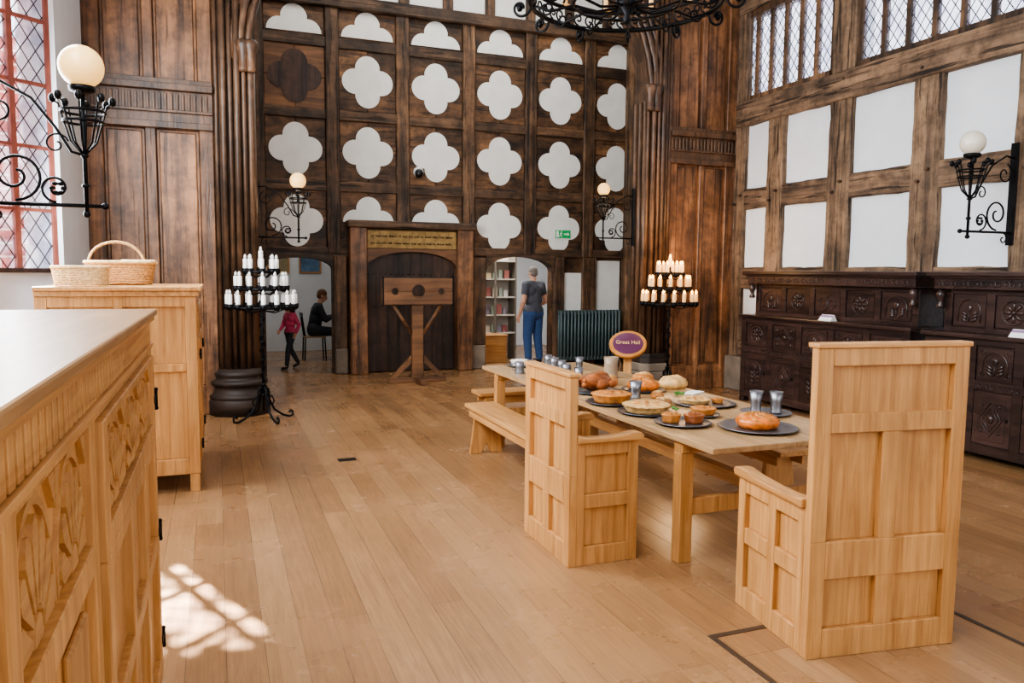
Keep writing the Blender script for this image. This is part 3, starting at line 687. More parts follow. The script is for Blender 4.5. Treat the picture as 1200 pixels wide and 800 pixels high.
# sign stand
s=thing('sign_stand','round purple hall sign on a wooden frame stand','sign',(4.72,8.3,0),math.radians(-30))
m=MB(); m.box(-.05,.05,-.02,.05,.05,.76); m.box(-.2,.2,-.15,.2,0,.05); m.obj('post',OAKZ,s,bevel=.005)
T=Matrix.Translation((0,-.03,.83))@Matrix.Rotation(math.radians(42),4,'X')
m=MB(); m.lathe([(.21,-.03),(.23,-.02),(.23,.015),(.215,.025),(.19,.02)],(0,0,0),28,M=T@Matrix.Diagonal((1,.95,1,1))); m.obj('frame',SIGNRIM,s)
m=MB(); m.lathe([(.185,.018),(.185,.024),(.18,.026)],(0,0,0),28,M=T@Matrix.Diagonal((1,.95,1,1))); m.obj('plaque',PURPLE,s)
def text(txt,size,mat,parent,M,name='lettering'):
    cu=bpy.data.curves.new('t','FONT'); cu.body=txt; cu.size=size; cu.align_x='CENTER'; cu.align_y='CENTER'; cu.extrude=.0008
    o=bpy.data.objects.new('t',cu); COL.objects.link(o); dg=bpy.context.evaluated_depsgraph_get(); dg.update()
    me=bpy.data.meshes.new_from_object(o.evaluated_get(dg)); bpy.data.objects.remove(o); me.transform(M); me.materials.clear(); me.materials.append(mat)
    n=bpy.data.objects.new(name,me); COL.objects.link(n); n.parent=parent; return n
text('Great Hall',.07,plain('gold_letters',L(235,190,130),.5),s,T@Matrix.Translation((0,.01,.028))@Matrix.Diagonal((1,1.2,1,1)))
s=thing('exit_sign','green emergency exit sign with white running figure and arrow','sign',(5.9,YB-.06,2.4))
B(-.15,.15,-.01,0,-.07,.07).obj('panel',GREEN,s,bevel=.003)
m=MB(); q=-.012
m.box(.02,.1,q,q+.003,-.012,.012); m.prism([(.09,-.035),(.13,0),(.09,.035)],'y',q,q+.003)
m.box(-.135,-.085,q,q+.003,-.055,.055); m.sph((-.03,q,.045),(.012,.003,.012),8,5)
m.tube([(-.035,q,.03),(-.045,q,-.005),(-.02,q,-.025),(-.03,q,-.055)],.007,4); m.tube([(-.045,q,-.005),(-.065,q,-.03),(-.08,q,-.045)],.007,4); m.tube([(-.06,q,.0),(-.04,q,.025),(-.01,q,.01)],.005,4)
m.obj('pictogram',WHITE,s)
cc=thing('security_camera','small black and white dome security camera on the timber wall','camera',(3.2,YB-.09,3.33))
MB().sph((0,-.07,0),.075,14,8).obj('dome',BLACK,cc); MB().cyl((0,-.04,.02),(0,.0,.05),.085,.085,16).obj('mount',WHITE,cc)
# bracket lamps
def bracket(label,loc,rz,gm,scale=1,light=0,gr=.125):
    e=thing('bracket_lamp',label,'lamp',loc,rz,'wrought iron bracket lamps',scale); A=.57
    B(0,.015,-.04,.04,-.12,.85).obj('wall_plate',IRON,e,bevel=.004)
    m=MB(); m.tube([(0,0,0),(A+.1,0,0)],.012); m.tube(spiral((.2,.17),.15,.03,-pi/2,pi*2.4,32),.009); m.tube(spiral((.41,.1),.085,.02,-pi/2,-pi*3.2,28),.008)
    m.tube([(0,0,.7),(.12,0,.72),(.3,0,.62),(.42,0,.46),(.5,0,.32),(A,0,.3)],.009); m.tube(spiral((.13,.55),.1,.02,pi*.6,pi*3,24),.007)
    m.tube(spiral((.42,.36),.07,.015,pi*.1,pi*2.4,20),.006)
    m.tube(spiral((.1,-.06),.055,.01,pi/2,pi*2.6,16),.006)
    for k in range(6):
        a=2*pi*k/6; m.sph((.42+.03*math.cos(a),.0,.1+.03*math.sin(a)),(.02,.014,.012),6,4)
    m.sph((A+.1,0,0),.022,8,6); m.obj('bracket',IRON,e)
    m=MB(); m.tube([(A,0,-.04),(A,0,.68)],.013); m.sph((A,0,-.05),.022,8,6)
    for z in (.12,.3,.52): m.sph((A,0,z),(.024,.024,.016),8,6)
    for R,z in ((.11,.5),(.12,.56)): m.tube([(A+R*math.cos(2*pi*k/20),R*math.sin(2*pi*k/20),z) for k in range(20)],.009,5,True)
    for k in range(8):
        a=2*pi*k/8; ca,sa=math.cos(a),math.sin(a)
        m.tube([(A,0,.3),(A+.07*ca,.07*sa,.38),(A+.105*ca,.105*sa,.5),(A+.13*ca,.13*sa,.6),(A+.16*ca,.16*sa,.62)],.006,5)
        m.sph((A+.16*ca,.16*sa,.63),(.022,.022,.03),6,4)
    m.lathe([(.02,0),(.07,.02),(.075,.05),(.05,.055)],(A,0,.66),14); m.obj('lamp_holder',IRON,e)
    MB().sph((A,0,.7+gr),gr,24,16).obj('globe_shade',gm,e)
    if light:
        l=bpy.data.lights.new('bracket_bulb','POINT'); l.energy=light; l.color=(1,.75,.5); l.shadow_soft_size=.14*scale
        lo=bpy.data.objects.new('bracket_bulb',l); COL.objects.link(lo)
        lo.location=Vector(loc)+Matrix.Rotation(rz,3,'Z')@Vector((A,0,.84))*scale+Vector((0,0,-.32*scale))
bracket('black iron scroll bracket lamp with a lit globe beside the window',(XL,5.35,2.08),0,GLOBE)
bracket('black iron scroll bracket lamp with dim globe on timber post',(F,5.24,2.12),pi,GLOBE2,gr=.11)
bracket('black iron scroll bracket lamp with a lit globe beyond the arch',(.47,9.85,2.1),0,GLOBE,.85,8,.115)
bracket('black iron bracket lamp with glowing globe on the arch column',(5.64,9.85,2.2),pi,GLOBE,.85,8,.105)
# candelabra
def candelabrum(label,loc,lit):
    e=thing('floor_candelabrum',label,'candelabrum',loc,0,'iron floor candelabra')
    m=MB(); m.tube([(0,0,.12),(0,0,1.84)],.015,8)
    for z in (.3,.42,.9,1.2,1.35,1.55,1.72): m.sph((0,0,z),(.034,.034,.022),8,6)
    m.tube([(.03*math.cos(k*.8),.03*math.sin(k*.8),.45+k*.018) for k in range(42)],.008,5)
    for k in range(4):
        a=2*pi*k/4+.4; ca,sa=math.cos(a),math.sin(a)
        pr=[(.0,.42),(.06,.36),(.07,.24),(.13,.12),(.23,.05),(.31,.02),(.35,.03),(.355,.07),(.33,.09),(.31,.07)]
        m.tube([(r_*ca,r_*sa,z) for r_,z in pr],.013,6)
        pr=[(.02,.3),(.1,.28),(.13,.22),(.1,.17),(.07,.2)]; m.tube([(r_*ca,r_*sa,z) for r_,z in pr],.009,5)
    m.obj('stand',IRON,e)
    cm=MB(); cm.lathe([(.024,0),(.025,.01),(.025,.12),(.017,.126)],n=10); cm.mi=1; cm.lathe([(.009,.124),(.017,.14),(.014,.158),(.003,.175)],n=8)
    me=cm.mesh('candle',[CANDLEW,FLAME] if lit else [CANDLE,BULBOFF])
    for R,z,n in ((.36,1.31,16),(.265,1.51,12),(.165,1.7,8),(.0,1.79,1)):
        if R:
            m=MB(); m.tube([(R*math.cos(2*pi*k/36),R*math.sin(2*pi*k/36),z-.02) for k in range(36)],.016,6,True)
            for k in range(4):
                a=pi/4+k*pi/2; m.tube([(0,0,z-.06),(R*.5*math.cos(a),R*.5*math.sin(a),z-.08),(R*math.cos(a),R*math.sin(a),z-.02)],.008,5)
            for k in range(n):
                a=2*pi*k/n; m.lathe([(.015,-.05),(.038,-.03),(.042,.02),(.03,.018)],(R*math.cos(a),R*math.sin(a),z),10)
            m.obj('candle_ring',IRON,e)
        for k in range(n):
            a=2*pi*k/n; o=bpy.data.objects.new('candle',me); COL.objects.link(o); o.parent=e; o.location=(R*math.cos(a),R*math.sin(a),z)
candelabrum('tall black iron candelabrum with unlit white candles by the column',(.46,9.0,0),False)
candelabrum('tall black iron candelabrum with glowing candles by the column',(5.74,9.0,0),True)
l=bpy.data.lights.new('candle_glow','POINT'); l.energy=45; l.color=(1,.62,.32); l.shadow_soft_size=.3; o=bpy.data.objects.new('candle_glow',l); COL.objects.link(o); o.location=(5.74,8.75,2.1)
# chandelier
ch=thing('chandelier','large round black wrought iron chandelier with scrollwork and candle lamps','chandelier',(3.3,5.95,4.0))
m=MB(); R=.82
for z,r_ in ((0,.022),(.16,.018)): m.tube([(R*math.cos(2*pi*k/64),R*math.sin(2*pi*k/64),z) for k in range(64)],r_,6,True)
m.tube([(.45*math.cos(2*pi*k/40),.45*math.sin(2*pi*k/40),-.02) for k in range(40)],.014,6,True)
m.obj('ring',IRON,ch)
m=MB()
for k in range(24):
    a=2*pi*(k+.5)/24; s_=R*2*pi/24
    for sgn in (1,-1):
        pts=spiral((sgn*s_*.22,.08),.055,.012,sgn*0-pi/2,pi*1.8*1,14)
        m.tube([(R*math.cos(a+p_[0]/R),R*math.sin(a+p_[0]/R),p_[2]) for p_ in pts],.008,5)
for k in range(12):
    a=2*pi*k/12; ca,sa=math.cos(a),math.sin(a)
    pr=spiral((R+.09,-.02),.09,.02,pi*.9,pi*3.1,20); m.tube([(p_[0]*ca,p_[0]*sa,p_[2]) for p_ in pr],.012,6)
    pr=spiral((R-.14,-.03),.07,.015,0,-pi*2.2,18); m.tube([(p_[0]*ca,p_[0]*sa,p_[2]) for p_ in pr],.009,6)
    m.sph(((R+.1)*ca,(R+.1)*sa,-.02),(.03,.03,.035),6,5)
    m.tube([(.02*ca,.02*sa,-.05),(.25*ca,.25*sa,-.08),(.45*ca,.45*sa,-.02),(.65*ca,.65*sa,-.06),(R*ca,R*sa,0)],.012,6)
m.obj('scrollwork',IRON,ch)
m=MB(); m.lathe([(.01,-.2),(.04,-.16),(.02,-.12),(.09,-.06),(.1,0),(.04,.06),(.03,.5)],n=16); m.obj('hub',IRON,ch)
m=MB()
for k in range(4):
    a=2*pi*k/4+.3; m.tube([(R*math.cos(a),R*math.sin(a),.16),(0,0,1.9)],.01,5)
m.tube([(0,0,.4),(0,0,3.19)],.014,6); m.obj('hanging_rod',IRON,ch)
cm=MB(); cm.lathe([(.02,0),(.05,.01),(.022,.015),(.022,.13),(.015,.135)],n=10); cm.mi=1; cm.lathe([(.009,.133),(.02,.155),(.015,.18),(.003,.2)],n=8); me=cm.mesh('candle_lamp',[CANDLEW,FLAME])
for k in range(12):
    a=2*pi*(k+.5)/12; o=bpy.data.objects.new('candle_lamp',me); COL.objects.link(o); o.parent=ch; o.location=(R*math.cos(a),R*math.sin(a),.17)
# ---------------------------------------------------------------- table ware
Z=TZ
def plate(loc,r,mat,label,group='pewter plates on the table'):
    m=MB(); m.lathe([(r*.72,0),(r*.78,.004),(r*.95,.015),(r,.017),(r*.97,.02),(r*.78,.011),(r*.72,.008)],n=32); return lab(m.obj('plate',mat,loc=loc),label,'plate',group)
def beaker(loc,h=.12,r=.042,label='straight-sided pewter beaker standing on the table'):
    return lab(MB().lathe([(r*.8,0),(r*.82,.008),(r*.74,.016),(r*.78,h*.5),(r,h),(r*.93,h),(r*.7,h*.5),(r*.66,.02),(.001,.018)],n=24).obj('beaker',PEWTER,loc=loc),label,'cup','pewter cups')
def tankard(loc,h=.1,r=.04,rz=0,mat=PEWTER,label='pewter tankard standing on the table',name='tankard'):
    e=thing(name,label,name,loc,rz,'pewter cups' if mat is PEWTER else None)
    MB().lathe([(r,0),(r*1.02,.005),(r*.95,.02),(r*.9,h*.6),(r*.95,h),(r*.88,h),(r*.82,h*.6),(r*.8,.02),(.001,.015)],n=20).obj('body',mat,e)
    MB().tube([(r*.9,0,h*.85),(r*1.5,0,h*.85),(r*1.8,0,h*.6),(r*1.6,0,h*.3),(r*.9,0,h*.22)],.006,6).obj('handle',mat,e); return e
def pie(loc,r,h,mat,label,rz=0):
    e=thing('pie',label,'pie',loc,rz,'pies on the table')
    crimp=lambda t,i:(1+.04*math.cos(18*t)) if i in(2,3,4) else 1
    MB().lathe([(r*.86,0),(r*.92,h*.3),(r*1.0,h*.72),(r*1.06,h*.82),(r*.98,h*.9),(r*.8,h*.86),(r*.4,h),(.002,h*1.04)],n=54,mod=crimp).obj('crust',mat,e)
    m=MB()
    for k in range(6):
        a=2*pi*k/6; m.sph((r*.42*math.cos(a),r*.42*math.sin(a),h*.97),(r*.26,r*.1,h*.09),10,6,Matrix.Rotation(a,4,'Z'))
    m.sph((0,0,h*1.03),(r*.13,r*.13,h*.12),10,6); m.obj('pastry_leaves',CRUST if mat is CRUSTP else mat,e); return e
def swirl(loc,r,h,mat,label,rz=0):
    e=thing('pie',label,'pie',loc,rz,'pies on the table')
    MB().lathe([(r*.85,0),(r,h*.35),(r*.98,h*.6),(r*.8,h*.85),(r*.4,h),(.002,h*1.02)],n=48,mod=lambda t,i:1+.03*math.cos(9*t+i)).obj('crust',mat,e)
    m=MB()
    for k in range(8):
        pts=[]
        for j in range(9):
            q=j/8; a=2*pi*k/8+q*1.3; rr=r*(.12+.8*q); pts.append((rr*math.cos(a),rr*math.sin(a),h*(1.02-.38*q*q)))
        m.tube(pts,[.006]+[.011]*7+[.006],6)
    m.obj('swirled_pastry',CRUST,e); return e
def pp(x,y,z=0): return (x,y,Z+.0005+z)
def loaf(loc,label,rx,ry,h,mat=CRUST,rz=.3):
    e=thing('bread_loaf',label,'bread',loc,rz,'bread on the table')
    MB().lathe([(.8,0),(1,.25),(1,.5),(.85,.8),(.5,.97),(.01,1)],n=28,M=Matrix.Diagonal((rx,ry,h,1)),mod=lambda t,i:1+.03*math.sin(5*t)).obj('loaf',mat,e)
    m=MB()
    for k in (-1,0,1): m.tube([(k*rx*.35,-ry*.6,h*.85),(k*rx*.35+.01,0,h*.985),(k*rx*.35,ry*.6,h*.85)],.009,6)
    m.obj('slash',CRUSTP,e)
def garnish(loc,s=1):
    m=MB(); rg=random.Random(int(loc[0]*100))
    for k in range(9):
        a=rg.random()*6.28; q=rg.random()*.03*s; m.sph((q*math.cos(a),q*math.sin(a),.012+rg.random()*.012),(.022*s,.012*s,.006),8,5,Matrix.Rotation(a,4,'Z')@Matrix.Rotation(rg.uniform(-.6,.6),4,'Y'))
    lab(m.obj('leaf_garnish',LEAF,loc=loc),'small bunch of green leaf garnish beside the food','garnish','leaf garnishes')
plate(pp(2.83,7.12),.15,PEWTER,'pewter plate with a white topped bread at the table end'); pie(pp(2.83,7.12,.011),.1,.06,plain('iced_crust',L(230,220,206),.5,noise=.1),'pale iced bread on a pewter plate')
for x,y in [(2.78,6.72),(2.98,6.36),(3.08,6.86),(3.05,6.62),(2.72,6.3),(2.62,6.62),(3.12,7.1)]: tankard(pp(x,y),.11,.045,random.random()*6)
beaker(pp(3.3,6.75)); beaker(pp(3.42,6.35)); beaker(pp(2.92,5.98)); beaker(pp(2.62,5.75))
tankard(pp(3.3,6.1),.19,.068,.3,plain('stoneware',L(150,128,104),.4,noise=.2,nscale=10),'tall brown stoneware jug with a handle on the table','jug')
plate(pp(2.78,5.38),.21,DARKPLATE,'dark plate under a roast fowl')
ro=thing('roast_fowl','golden roast fowl with tucked legs on a dark plate','roast',pp(2.78,5.38,.012),.4,None,1.25)
m=MB(); m.sph((0,0,.058),(.12,.085,.058)); m.sph((.04,0,.075),(.07,.06,.05)); m.sph((-.1,.0,.05),(.03,.03,.025)); m.obj('body',ROAST,ro)
for sx in (-1,1):
    m=MB(); m.sph((-.03,sx*.075,.05),(.055,.03,.035)); m.tube([(-.05,sx*.07,.05),(-.12,sx*.05,.07),(-.15,sx*.04,.08)],[.025,.012,.01],8); m.sph((-.155,sx*.04,.083),.014,8,6); m.obj('leg',ROAST,ro)
    MB().sph((.06,sx*.085,.05),(.045,.018,.025)).obj('wing',ROAST,ro)
plate(pp(2.65,4.88),.19,DARKPLATE,'dark plate under a round golden pie'); pie(pp(2.65,4.88,.012),.14,.075,CRUST,'round golden raised pie with pastry leaves')
beaker(pp(2.94,5.04),.13,.05)
plate(pp(3.18,5.33),.18,DARKPLATE,'dark plate under a glazed swirled pie'); swirl(pp(3.18,5.33,.012),.13,.085,ORANGE,'glazed golden swirled pie on a dark plate')
loaf(pp(3.5,5.4),'round crusty loaf beside the swirled pie',.13,.11,.1,CRUSTP)
loaf(pp(3.08,5.74),'small brown loaf near the stoneware jug',.12,.085,.08,CRUST,1.1)
loaf(pp(3.44,5.78),'oval golden loaf near the table edge',.12,.085,.08,CRUST,.6)
loaf(pp(2.95,4.67),'round seeded brown loaf among the pies',.065,.065,.06,SEED,.2)
loaf(pp(3.1,4.99,.0),'small golden roll beside a pewter beaker',.06,.05,.05,CRUST,.8)
garnish(pp(3.32,5.05),1.3); garnish(pp(2.92,4.48),.8)
plate(pp(3.27,4.64),.23,PEWTER,'large pewter plate with a flat pie'); pie(pp(3.21,4.66,.012),.11,.035,CRUSTP,'flat pale pie on a large pewter plate')
pie(pp(3.37,4.61,.012),.042,.035,CRUST,'small golden tart on the large pewter plate')
plate(pp(2.69,4.46),.2,DARKPLATE,'dark plate under a wide crusty pie'); pie(pp(2.69,4.46,.012),.155,.06,CRUSTP,'wide pale crusty pie on a dark plate')
plate(pp(2.99,4.24),.11,DARKPLATE,'small dark plate under a small pie'); pie(pp(2.99,4.24,.012),.08,.055,CRUST,'small golden pie on a little dark plate')
plate(pp(2.71,4.06),.18,PEWTER,'pewter plate with small brown pies')
pie(pp(2.645,4.09,.012),.058,.06,CRUST,'small domed golden pie sharing a pewter plate'); pie(pp(2.775,4.03,.012),.062,.06,ROAST,'small dark brown pie sharing a pewter plate')
plate(pp(3.07,3.79),.24,PEWTER,'large pewter plate with a glazed pie at the table end'); swirl(pp(3.07,3.79,.012),.13,.08,ORANGE,'glazed orange swirled pie on a large pewter plate',.4)
plate(pp(3.45,4.18),.17,PEWTER,'pewter plate carrying two beakers'); beaker(pp(3.39,4.21,.012),.145,.046); beaker(pp(3.5,4.14,.012),.145,.046)
lab(MB().box(-.09,.09,-.05,.05,0,.012).obj('napkin',WHITE,loc=pp(3.5,5.1),rot=(0,0,.5),bevel=.004),'folded white napkin on the table','napkin')
# ---------------------------------------------------------------- baskets
def rr_(t,a,bb): 
    c_,s_=math.cos(t),math.sin(t); return (a*abs(c_)**.5*(1 if c_>0 else -1),bb*abs(s_)**.5*(1 if s_>0 else -1))
b=thing('wicker_basket','small pale rectangular wicker basket on the oak cupboard','basket',(-.93,6.43,1.575),.05,'wicker baskets on the cupboard')
m=MB()
for k in range(7):
    z=.013+k*.017; q=1+.015*k; m.tube([(*rr_(2*pi*j/48,.165*q,.1*q),z+.004*math.cos(24*2*pi*j/48)) for j in range(48)],.01,6,True)
m.box(-.15,.15,-.085,.085,.003,.015); m.obj('body',WICKER,b)
MB().tube([(*rr_(2*pi*j/48,.185,.115),.135) for j in range(48)],.014,6,True).obj('rim',WICKER,b)
b=thing('wicker_basket','tan oblong wicker basket with tall hoop handle','basket',(-.72,6.95,1.575),.1,'wicker baskets on the cupboard')
m=MB()
for k in range(9):
    z=.015+k*.018; q=1+.015*k; m.tube([(*rr_(2*pi*j/48,.22*q,.14*q),z+.004*math.cos(24*2*pi*j/48)) for j in range(48)],.011,6,True)
m.box(-.2,.2,-.12,.12,0,.015); m.obj('body',WICKER2,b)
MB().tube([(*rr_(2*pi*j/48,.255,.165),.178) for j in range(48)],.016,6,True).obj('rim',WICKER,b)
MB().tube([(.0-.2*math.cos(pi*k/16)-.03,0,.17+.17*math.sin(pi*k/16)) for k in range(17)],.012,6).obj('handle',WICKER2,b)
m=MB(); m.box(.0,.25,-.15,.15,.18,.2); m.obj('lid',WICKER,b,bevel=.006)
# ---------------------------------------------------------------- shop shelves and cafe
sh=thing('display_shelf','grey framed lit glass display case of gifts beyond the doorway','shelf',(5.05,14.3,0))
m=MB(); m.box(-.45,-.42,-.2,.2,0,2.1); m.box(.42,.45,-.2,.2,0,2.1); m.box(-.02,.02,-.22,-.2,0,2.1); m.obj('side_frame',CASE,sh); B(-.42,.42,.18,.2,0,2.1).obj('back_panel',CASEB,sh)
for z in (.5,.85,1.2,1.55,1.9): B(-.42,.42,-.2,.18,z,z+.025).obj('shelf_board',CASEB,sh)
rr=random.Random(3); cols=[plain('cover_%d'%i,L(*c),.5) for i,c in enumerate([(170,110,104),(220,210,194),(130,150,170),(210,190,150),(170,184,170),(150,140,154),(230,226,220)])]
for z in (.526,.876,1.226,1.576):
    x=-.38
    while x<.3:
        w_=rr.uniform(.05,.1); h_=rr.uniform(.1,.22); m=MB(); m.box(0,w_,0,.02,0,h_); m.mi=1; m.box(.004,w_-.004,.004,.018,.004,h_+.002)
        lab(m.obj('book',[rr.choice(cols),WHITE],loc=(5.05+x,14.15+rr.uniform(0,.05),z)),'small muted gift book standing in the display case','book','gift books on display'); x+=w_+.035
lab(MB().box(-.24,.24,-.2,.2,0,.5).box(-.26,.26,-.22,.22,.5,.53).obj('wooden_chest',OAKX,loc=(4.86,13.75,0),bevel=.01),'low light wood display box in the shop doorway','box')
def picture(x,z,w_,h_,c):
    e=thing('framed_picture','framed picture on the white cafe wall','picture',(x,16.79,z),0,'cafe wall pictures')
    m=MB(); m.box(-w_/2,w_/2,-.02,0,-h_/2,-h_/2+.03); m.box(-w_/2,w_/2,-.02,0,h_/2-.03,h_/2); m.box(-w_/2,-w_/2+.03,-.02,0,-h_/2+.03,h_/2-.03); m.box(w_/2-.03,w_/2,-.02,0,-h_/2+.03,h_/2-.03); m.obj('frame',OAKX,e)
    B(-w_/2+.03,w_/2-.03,-.01,0,-h_/2+.03,h_/2-.03).obj('print',plain('print_%d'%int(x*10),c,.5,noise=.5,nscale=6),e)
picture(1.2,1.82,.45,.35,L(150,140,110)); picture(1.85,1.82,.45,.35,L(90,120,150))
ct=thing('cafe_table','small round cafe table in the next room','table',(2.42,15.1,0))
MB().lathe([(.35,.72),(.36,.73),(.36,.75),(.35,.755)],n=28).obj('table_top',TABLEW,ct); MB().lathe([(.2,0),(.2,.02),(.03,.04),(.03,.72)],n=16).obj('pedestal',IRON,ct)
def cafechair(loc,rz):
    e=thing('cafe_chair','slim dark cafe chair beside the round table','chair',loc,rz,'cafe chairs')
    B(-.2,.2,-.2,.2,.43,.455).obj('seat',TABLEW,e,bevel=.008)
    for x in (-.18,.18):
        for y in (-.18,.18): MB().tube([(x,y,.43),(x*1.08,y*1.1,0)],.014,6).obj('leg',IRON,e)
    m=MB(); 
    for x in (-.18,-.06,.06,.18): m.tube([(x,.18,.45),(x,.24,.88)],.01,6)
    m.box(-.2,.2,.225,.25,.82,.9); m.obj('backrest',IRON,e)
cafechair((1.72,15.1,0),pi/2); cafechair((2.55,15.9,0),.3)
# ---------------------------------------------------------------- people
def cap(m,p0,r0,p1,r1): m.cyl(p0,p1,r0,r1,14); m.sph(p0,r0,14,9); m.sph(p1,r1,14,9)
def fuse(m,name,mat,par,vox,sm=3):
    o=m.obj(name,mat,par); md=o.modifiers.new('r','REMESH'); md.mode='VOXEL'; md.voxel_size=vox; md.use_smooth_shade=True
    s_=o.modifiers.new('s','SMOOTH'); s_.iterations=sm; s_.factor=.5; realize(o)
    for p_ in o.data.polygons: p_.use_smooth=True
    return o
def hand(m,wr,el,side,curl=.5,front=Vector((0,-1,0))):
    d=(wr-el).normalized(); f=(front-d*front.dot(d)).normalized(); s_=d.cross(f)
    M=Matrix((f,s_,d)).transposed().to_4x4()
    c=wr+d*.05; m.sph(c,(.04,.016,.052),12,8,M)
    for k,(off,ln) in enumerate([(.03,.07),(.011,.08),(-.01,.075),(-.03,.058)]):
        b0=wr+d*.085+f*off; b1=b0+d*ln*.5+s_*side*curl*.012; b2=b1+d*ln*.45+s_*side*curl*.035
        cap(m,b0,.0095,b1,.009); cap(m,b1,.009,b2,.0075)
    t0=wr+d*.03+f*.03; t1=t0+f*.032+d*.03; t2=t1+d*.03+f*.004; cap(m,t0,.013,t1,.0105); cap(m,t1,.0105,t2,.009)
def person(label,loc,rz,sc,J,top,bot,hair,hs=1,longhair=False,sleeve=.5,vox=.0075,rs=1):
    e=thing('person',label,'person',loc,rz,None,sc)
    J={k:Vector(v) for k,v in J.items()}
    m=MB(); H=J['head']; 
    def torso(m,g):
        cap(m,J['pel']+Vector((-.07,0,0)),.115*rs+g,J['pel']+Vector((.07,0,0)),.115*rs+g)
        w_=J['pel'].lerp(J['neck'],.42); cap(m,w_+Vector((-.055,0,0)),.1*rs+g,w_+Vector((.055,0,0)),.1*rs+g)
        cap(m,J['pel'],.12*rs+g,w_,.11*rs+g)
        c_=J['pel'].lerp(J['neck'],.75); cap(m,c_+Vector((-.09,0,0)),.105*rs+g,c_+Vector((.09,0,0)),.105*rs+g); cap(m,w_,.12*rs+g,c_,.115*rs+g)
        for s_ in 'LR': cap(m,J['sh'+s_],.062*rs+g,J['neck']+Vector((0,0,-.05)),.07*rs+g); cap(m,J['sh'+s_],.062*rs+g,c_,.1*rs+g)
    torso(m,-.004)
    cap(m,J['neck']+Vector((0,0,-.03)),.058,H+Vector((0,.02,-.07)),.052)
    for s_ in 'LR':
        cap(m,J['sh'+s_],.056*rs,J['el'+s_],.041*rs); cap(m,J['el'+s_],.042*rs,J['wr'+s_],.027); hand(m,J['wr'+s_],J['el'+s_],1 if s_=='L' else -1)
        cap(m,J['hp'+s_],.088*rs,J['kn'+s_],.06*rs); cap(m,J['kn'+s_],.06*rs,J['kn'+s_].lerp(J['an'+s_],.35),.055*rs); cap(m,J['kn'+s_].lerp(J['an'+s_],.35),.055*rs,J['an'+s_],.038); cap(m,J['an'+s_],.036,J['to'+s_],.026)
    hf=J.get('face',Vector((0,-1,0))).normalized(); hr=hf.cross(Vector((0,0,1))).normalized(); hu=hr.cross(hf)
    HM=Matrix((hr,-hf,hu)).transposed().to_4x4()
    def hp(x,y,z): return H+(HM.to_3x3()@Vector((x,y,z)))*hs
    def hsph(m,c,r): m.sph(hp(*c),tuple(q*hs for q in r),16,11,HM)
    hsph(m,(0,.012,.02),(.075,.093,.095)); hsph(m,(0,-.02,-.045),(.056,.066,.068)); hsph(m,(0,-.062,-.085),(.026,.022,.02))
    hsph(m,(0,-.088,-.025),(.013,.02,.028)); hsph(m,(0,-.1,-.035),(.014,.012,.01)); hsph(m,(0,-.082,-.063),(.022,.009,.006)); hsph(m,(0,-.08,-.074),(.019,.009,.007))
    hsph(m,(0,-.074,.022),(.05,.012,.01))
    for s_ in (-1,1): hsph(m,(s_*.076,.012,-.01),(.01,.02,.032))
    fuse(m,'body',SKIN,e,vox)
    for s_ in (-1,1): k=MB(); k.sph(hp(s_*.03,-.078,.0),.009*hs,8,6); k.obj('eye',BLACK,e)
    m=MB(); hsph(m,(0,.022,.032),(.083,.096,.094)); 
    if longhair: cap(m,hp(0,.07,.0),.07*hs,hp(0,.09,-.16),.045*hs); hsph(m,(-.05,.03,-.05),(.035,.06,.08)); hsph(m,(.05,.03,-.05),(.035,.06,.08))
    else: hsph(m,(0,.05,-.02),(.072,.058,.06))
    fuse(m,'hair',hair,e,vox)
    m=MB(); torso(m,.012)
    for s_ in 'LR': q=J['sh'+s_].lerp(J['el'+s_],min(1,sleeve)); cap(m,J['sh'+s_],.07*rs,q,.056*rs)
    if sleeve>1:
        for s_ in 'LR': cap(m,J['el'+s_],.055*rs,J['el'+s_].lerp(J['wr'+s_],.9),.04*rs)
    fuse(m,'top',top,e,vox)
    m=MB(); cap(m,J['pel']+Vector((-.07,0,-.03)),.128*rs,J['pel']+Vector((.07,0,-.03)),.128*rs)
    for s_ in 'LR': 
        cap(m,J['hp'+s_],.104*rs,J['kn'+s_],.074*rs)
        cap(m,J['kn'+s_],.074*rs,J['an'+s_].lerp(J['kn'+s_],.08),.056*rs)
    fuse(m,'trousers',bot,e,vox)
    for s_ in 'LR':
        m=MB(); cap(m,J['an'+s_]+Vector((0,0,-.025)),.045,J['to'+s_],.036); 
        o=m.obj('shoe',SHOE,e)
        for v in o.data.vertices: v.co.z=max(v.co.z,.0)
    return e
man=dict(pel=(0,0,.95),neck=(0,.0,1.47),head=(0,-.03,1.64),shL=(.2,0,1.42),shR=(-.2,0,1.42),elL=(.3,.03,1.13),elR=(-.29,.05,1.14),wrL=(.28,-.08,.89),wrR=(-.24,-.17,1.0),
 hpL=(.1,0,.9),hpR=(-.1,0,.9),knL=(.12,-.03,.5),knR=(-.12,.0,.5),anL=(.14,.02,.08),anR=(-.13,.05,.08),toL=(.17,-.13,.035),toR=(-.15,-.1,.035),face=(-.2,-1,-.25))
person('man in grey t-shirt and blue jeans standing in the shop doorway',(5.52,13.28,0),math.radians(205),1.03,man,NAVY,JEANS,HAIRG,sleeve=.5,rs=1.15)
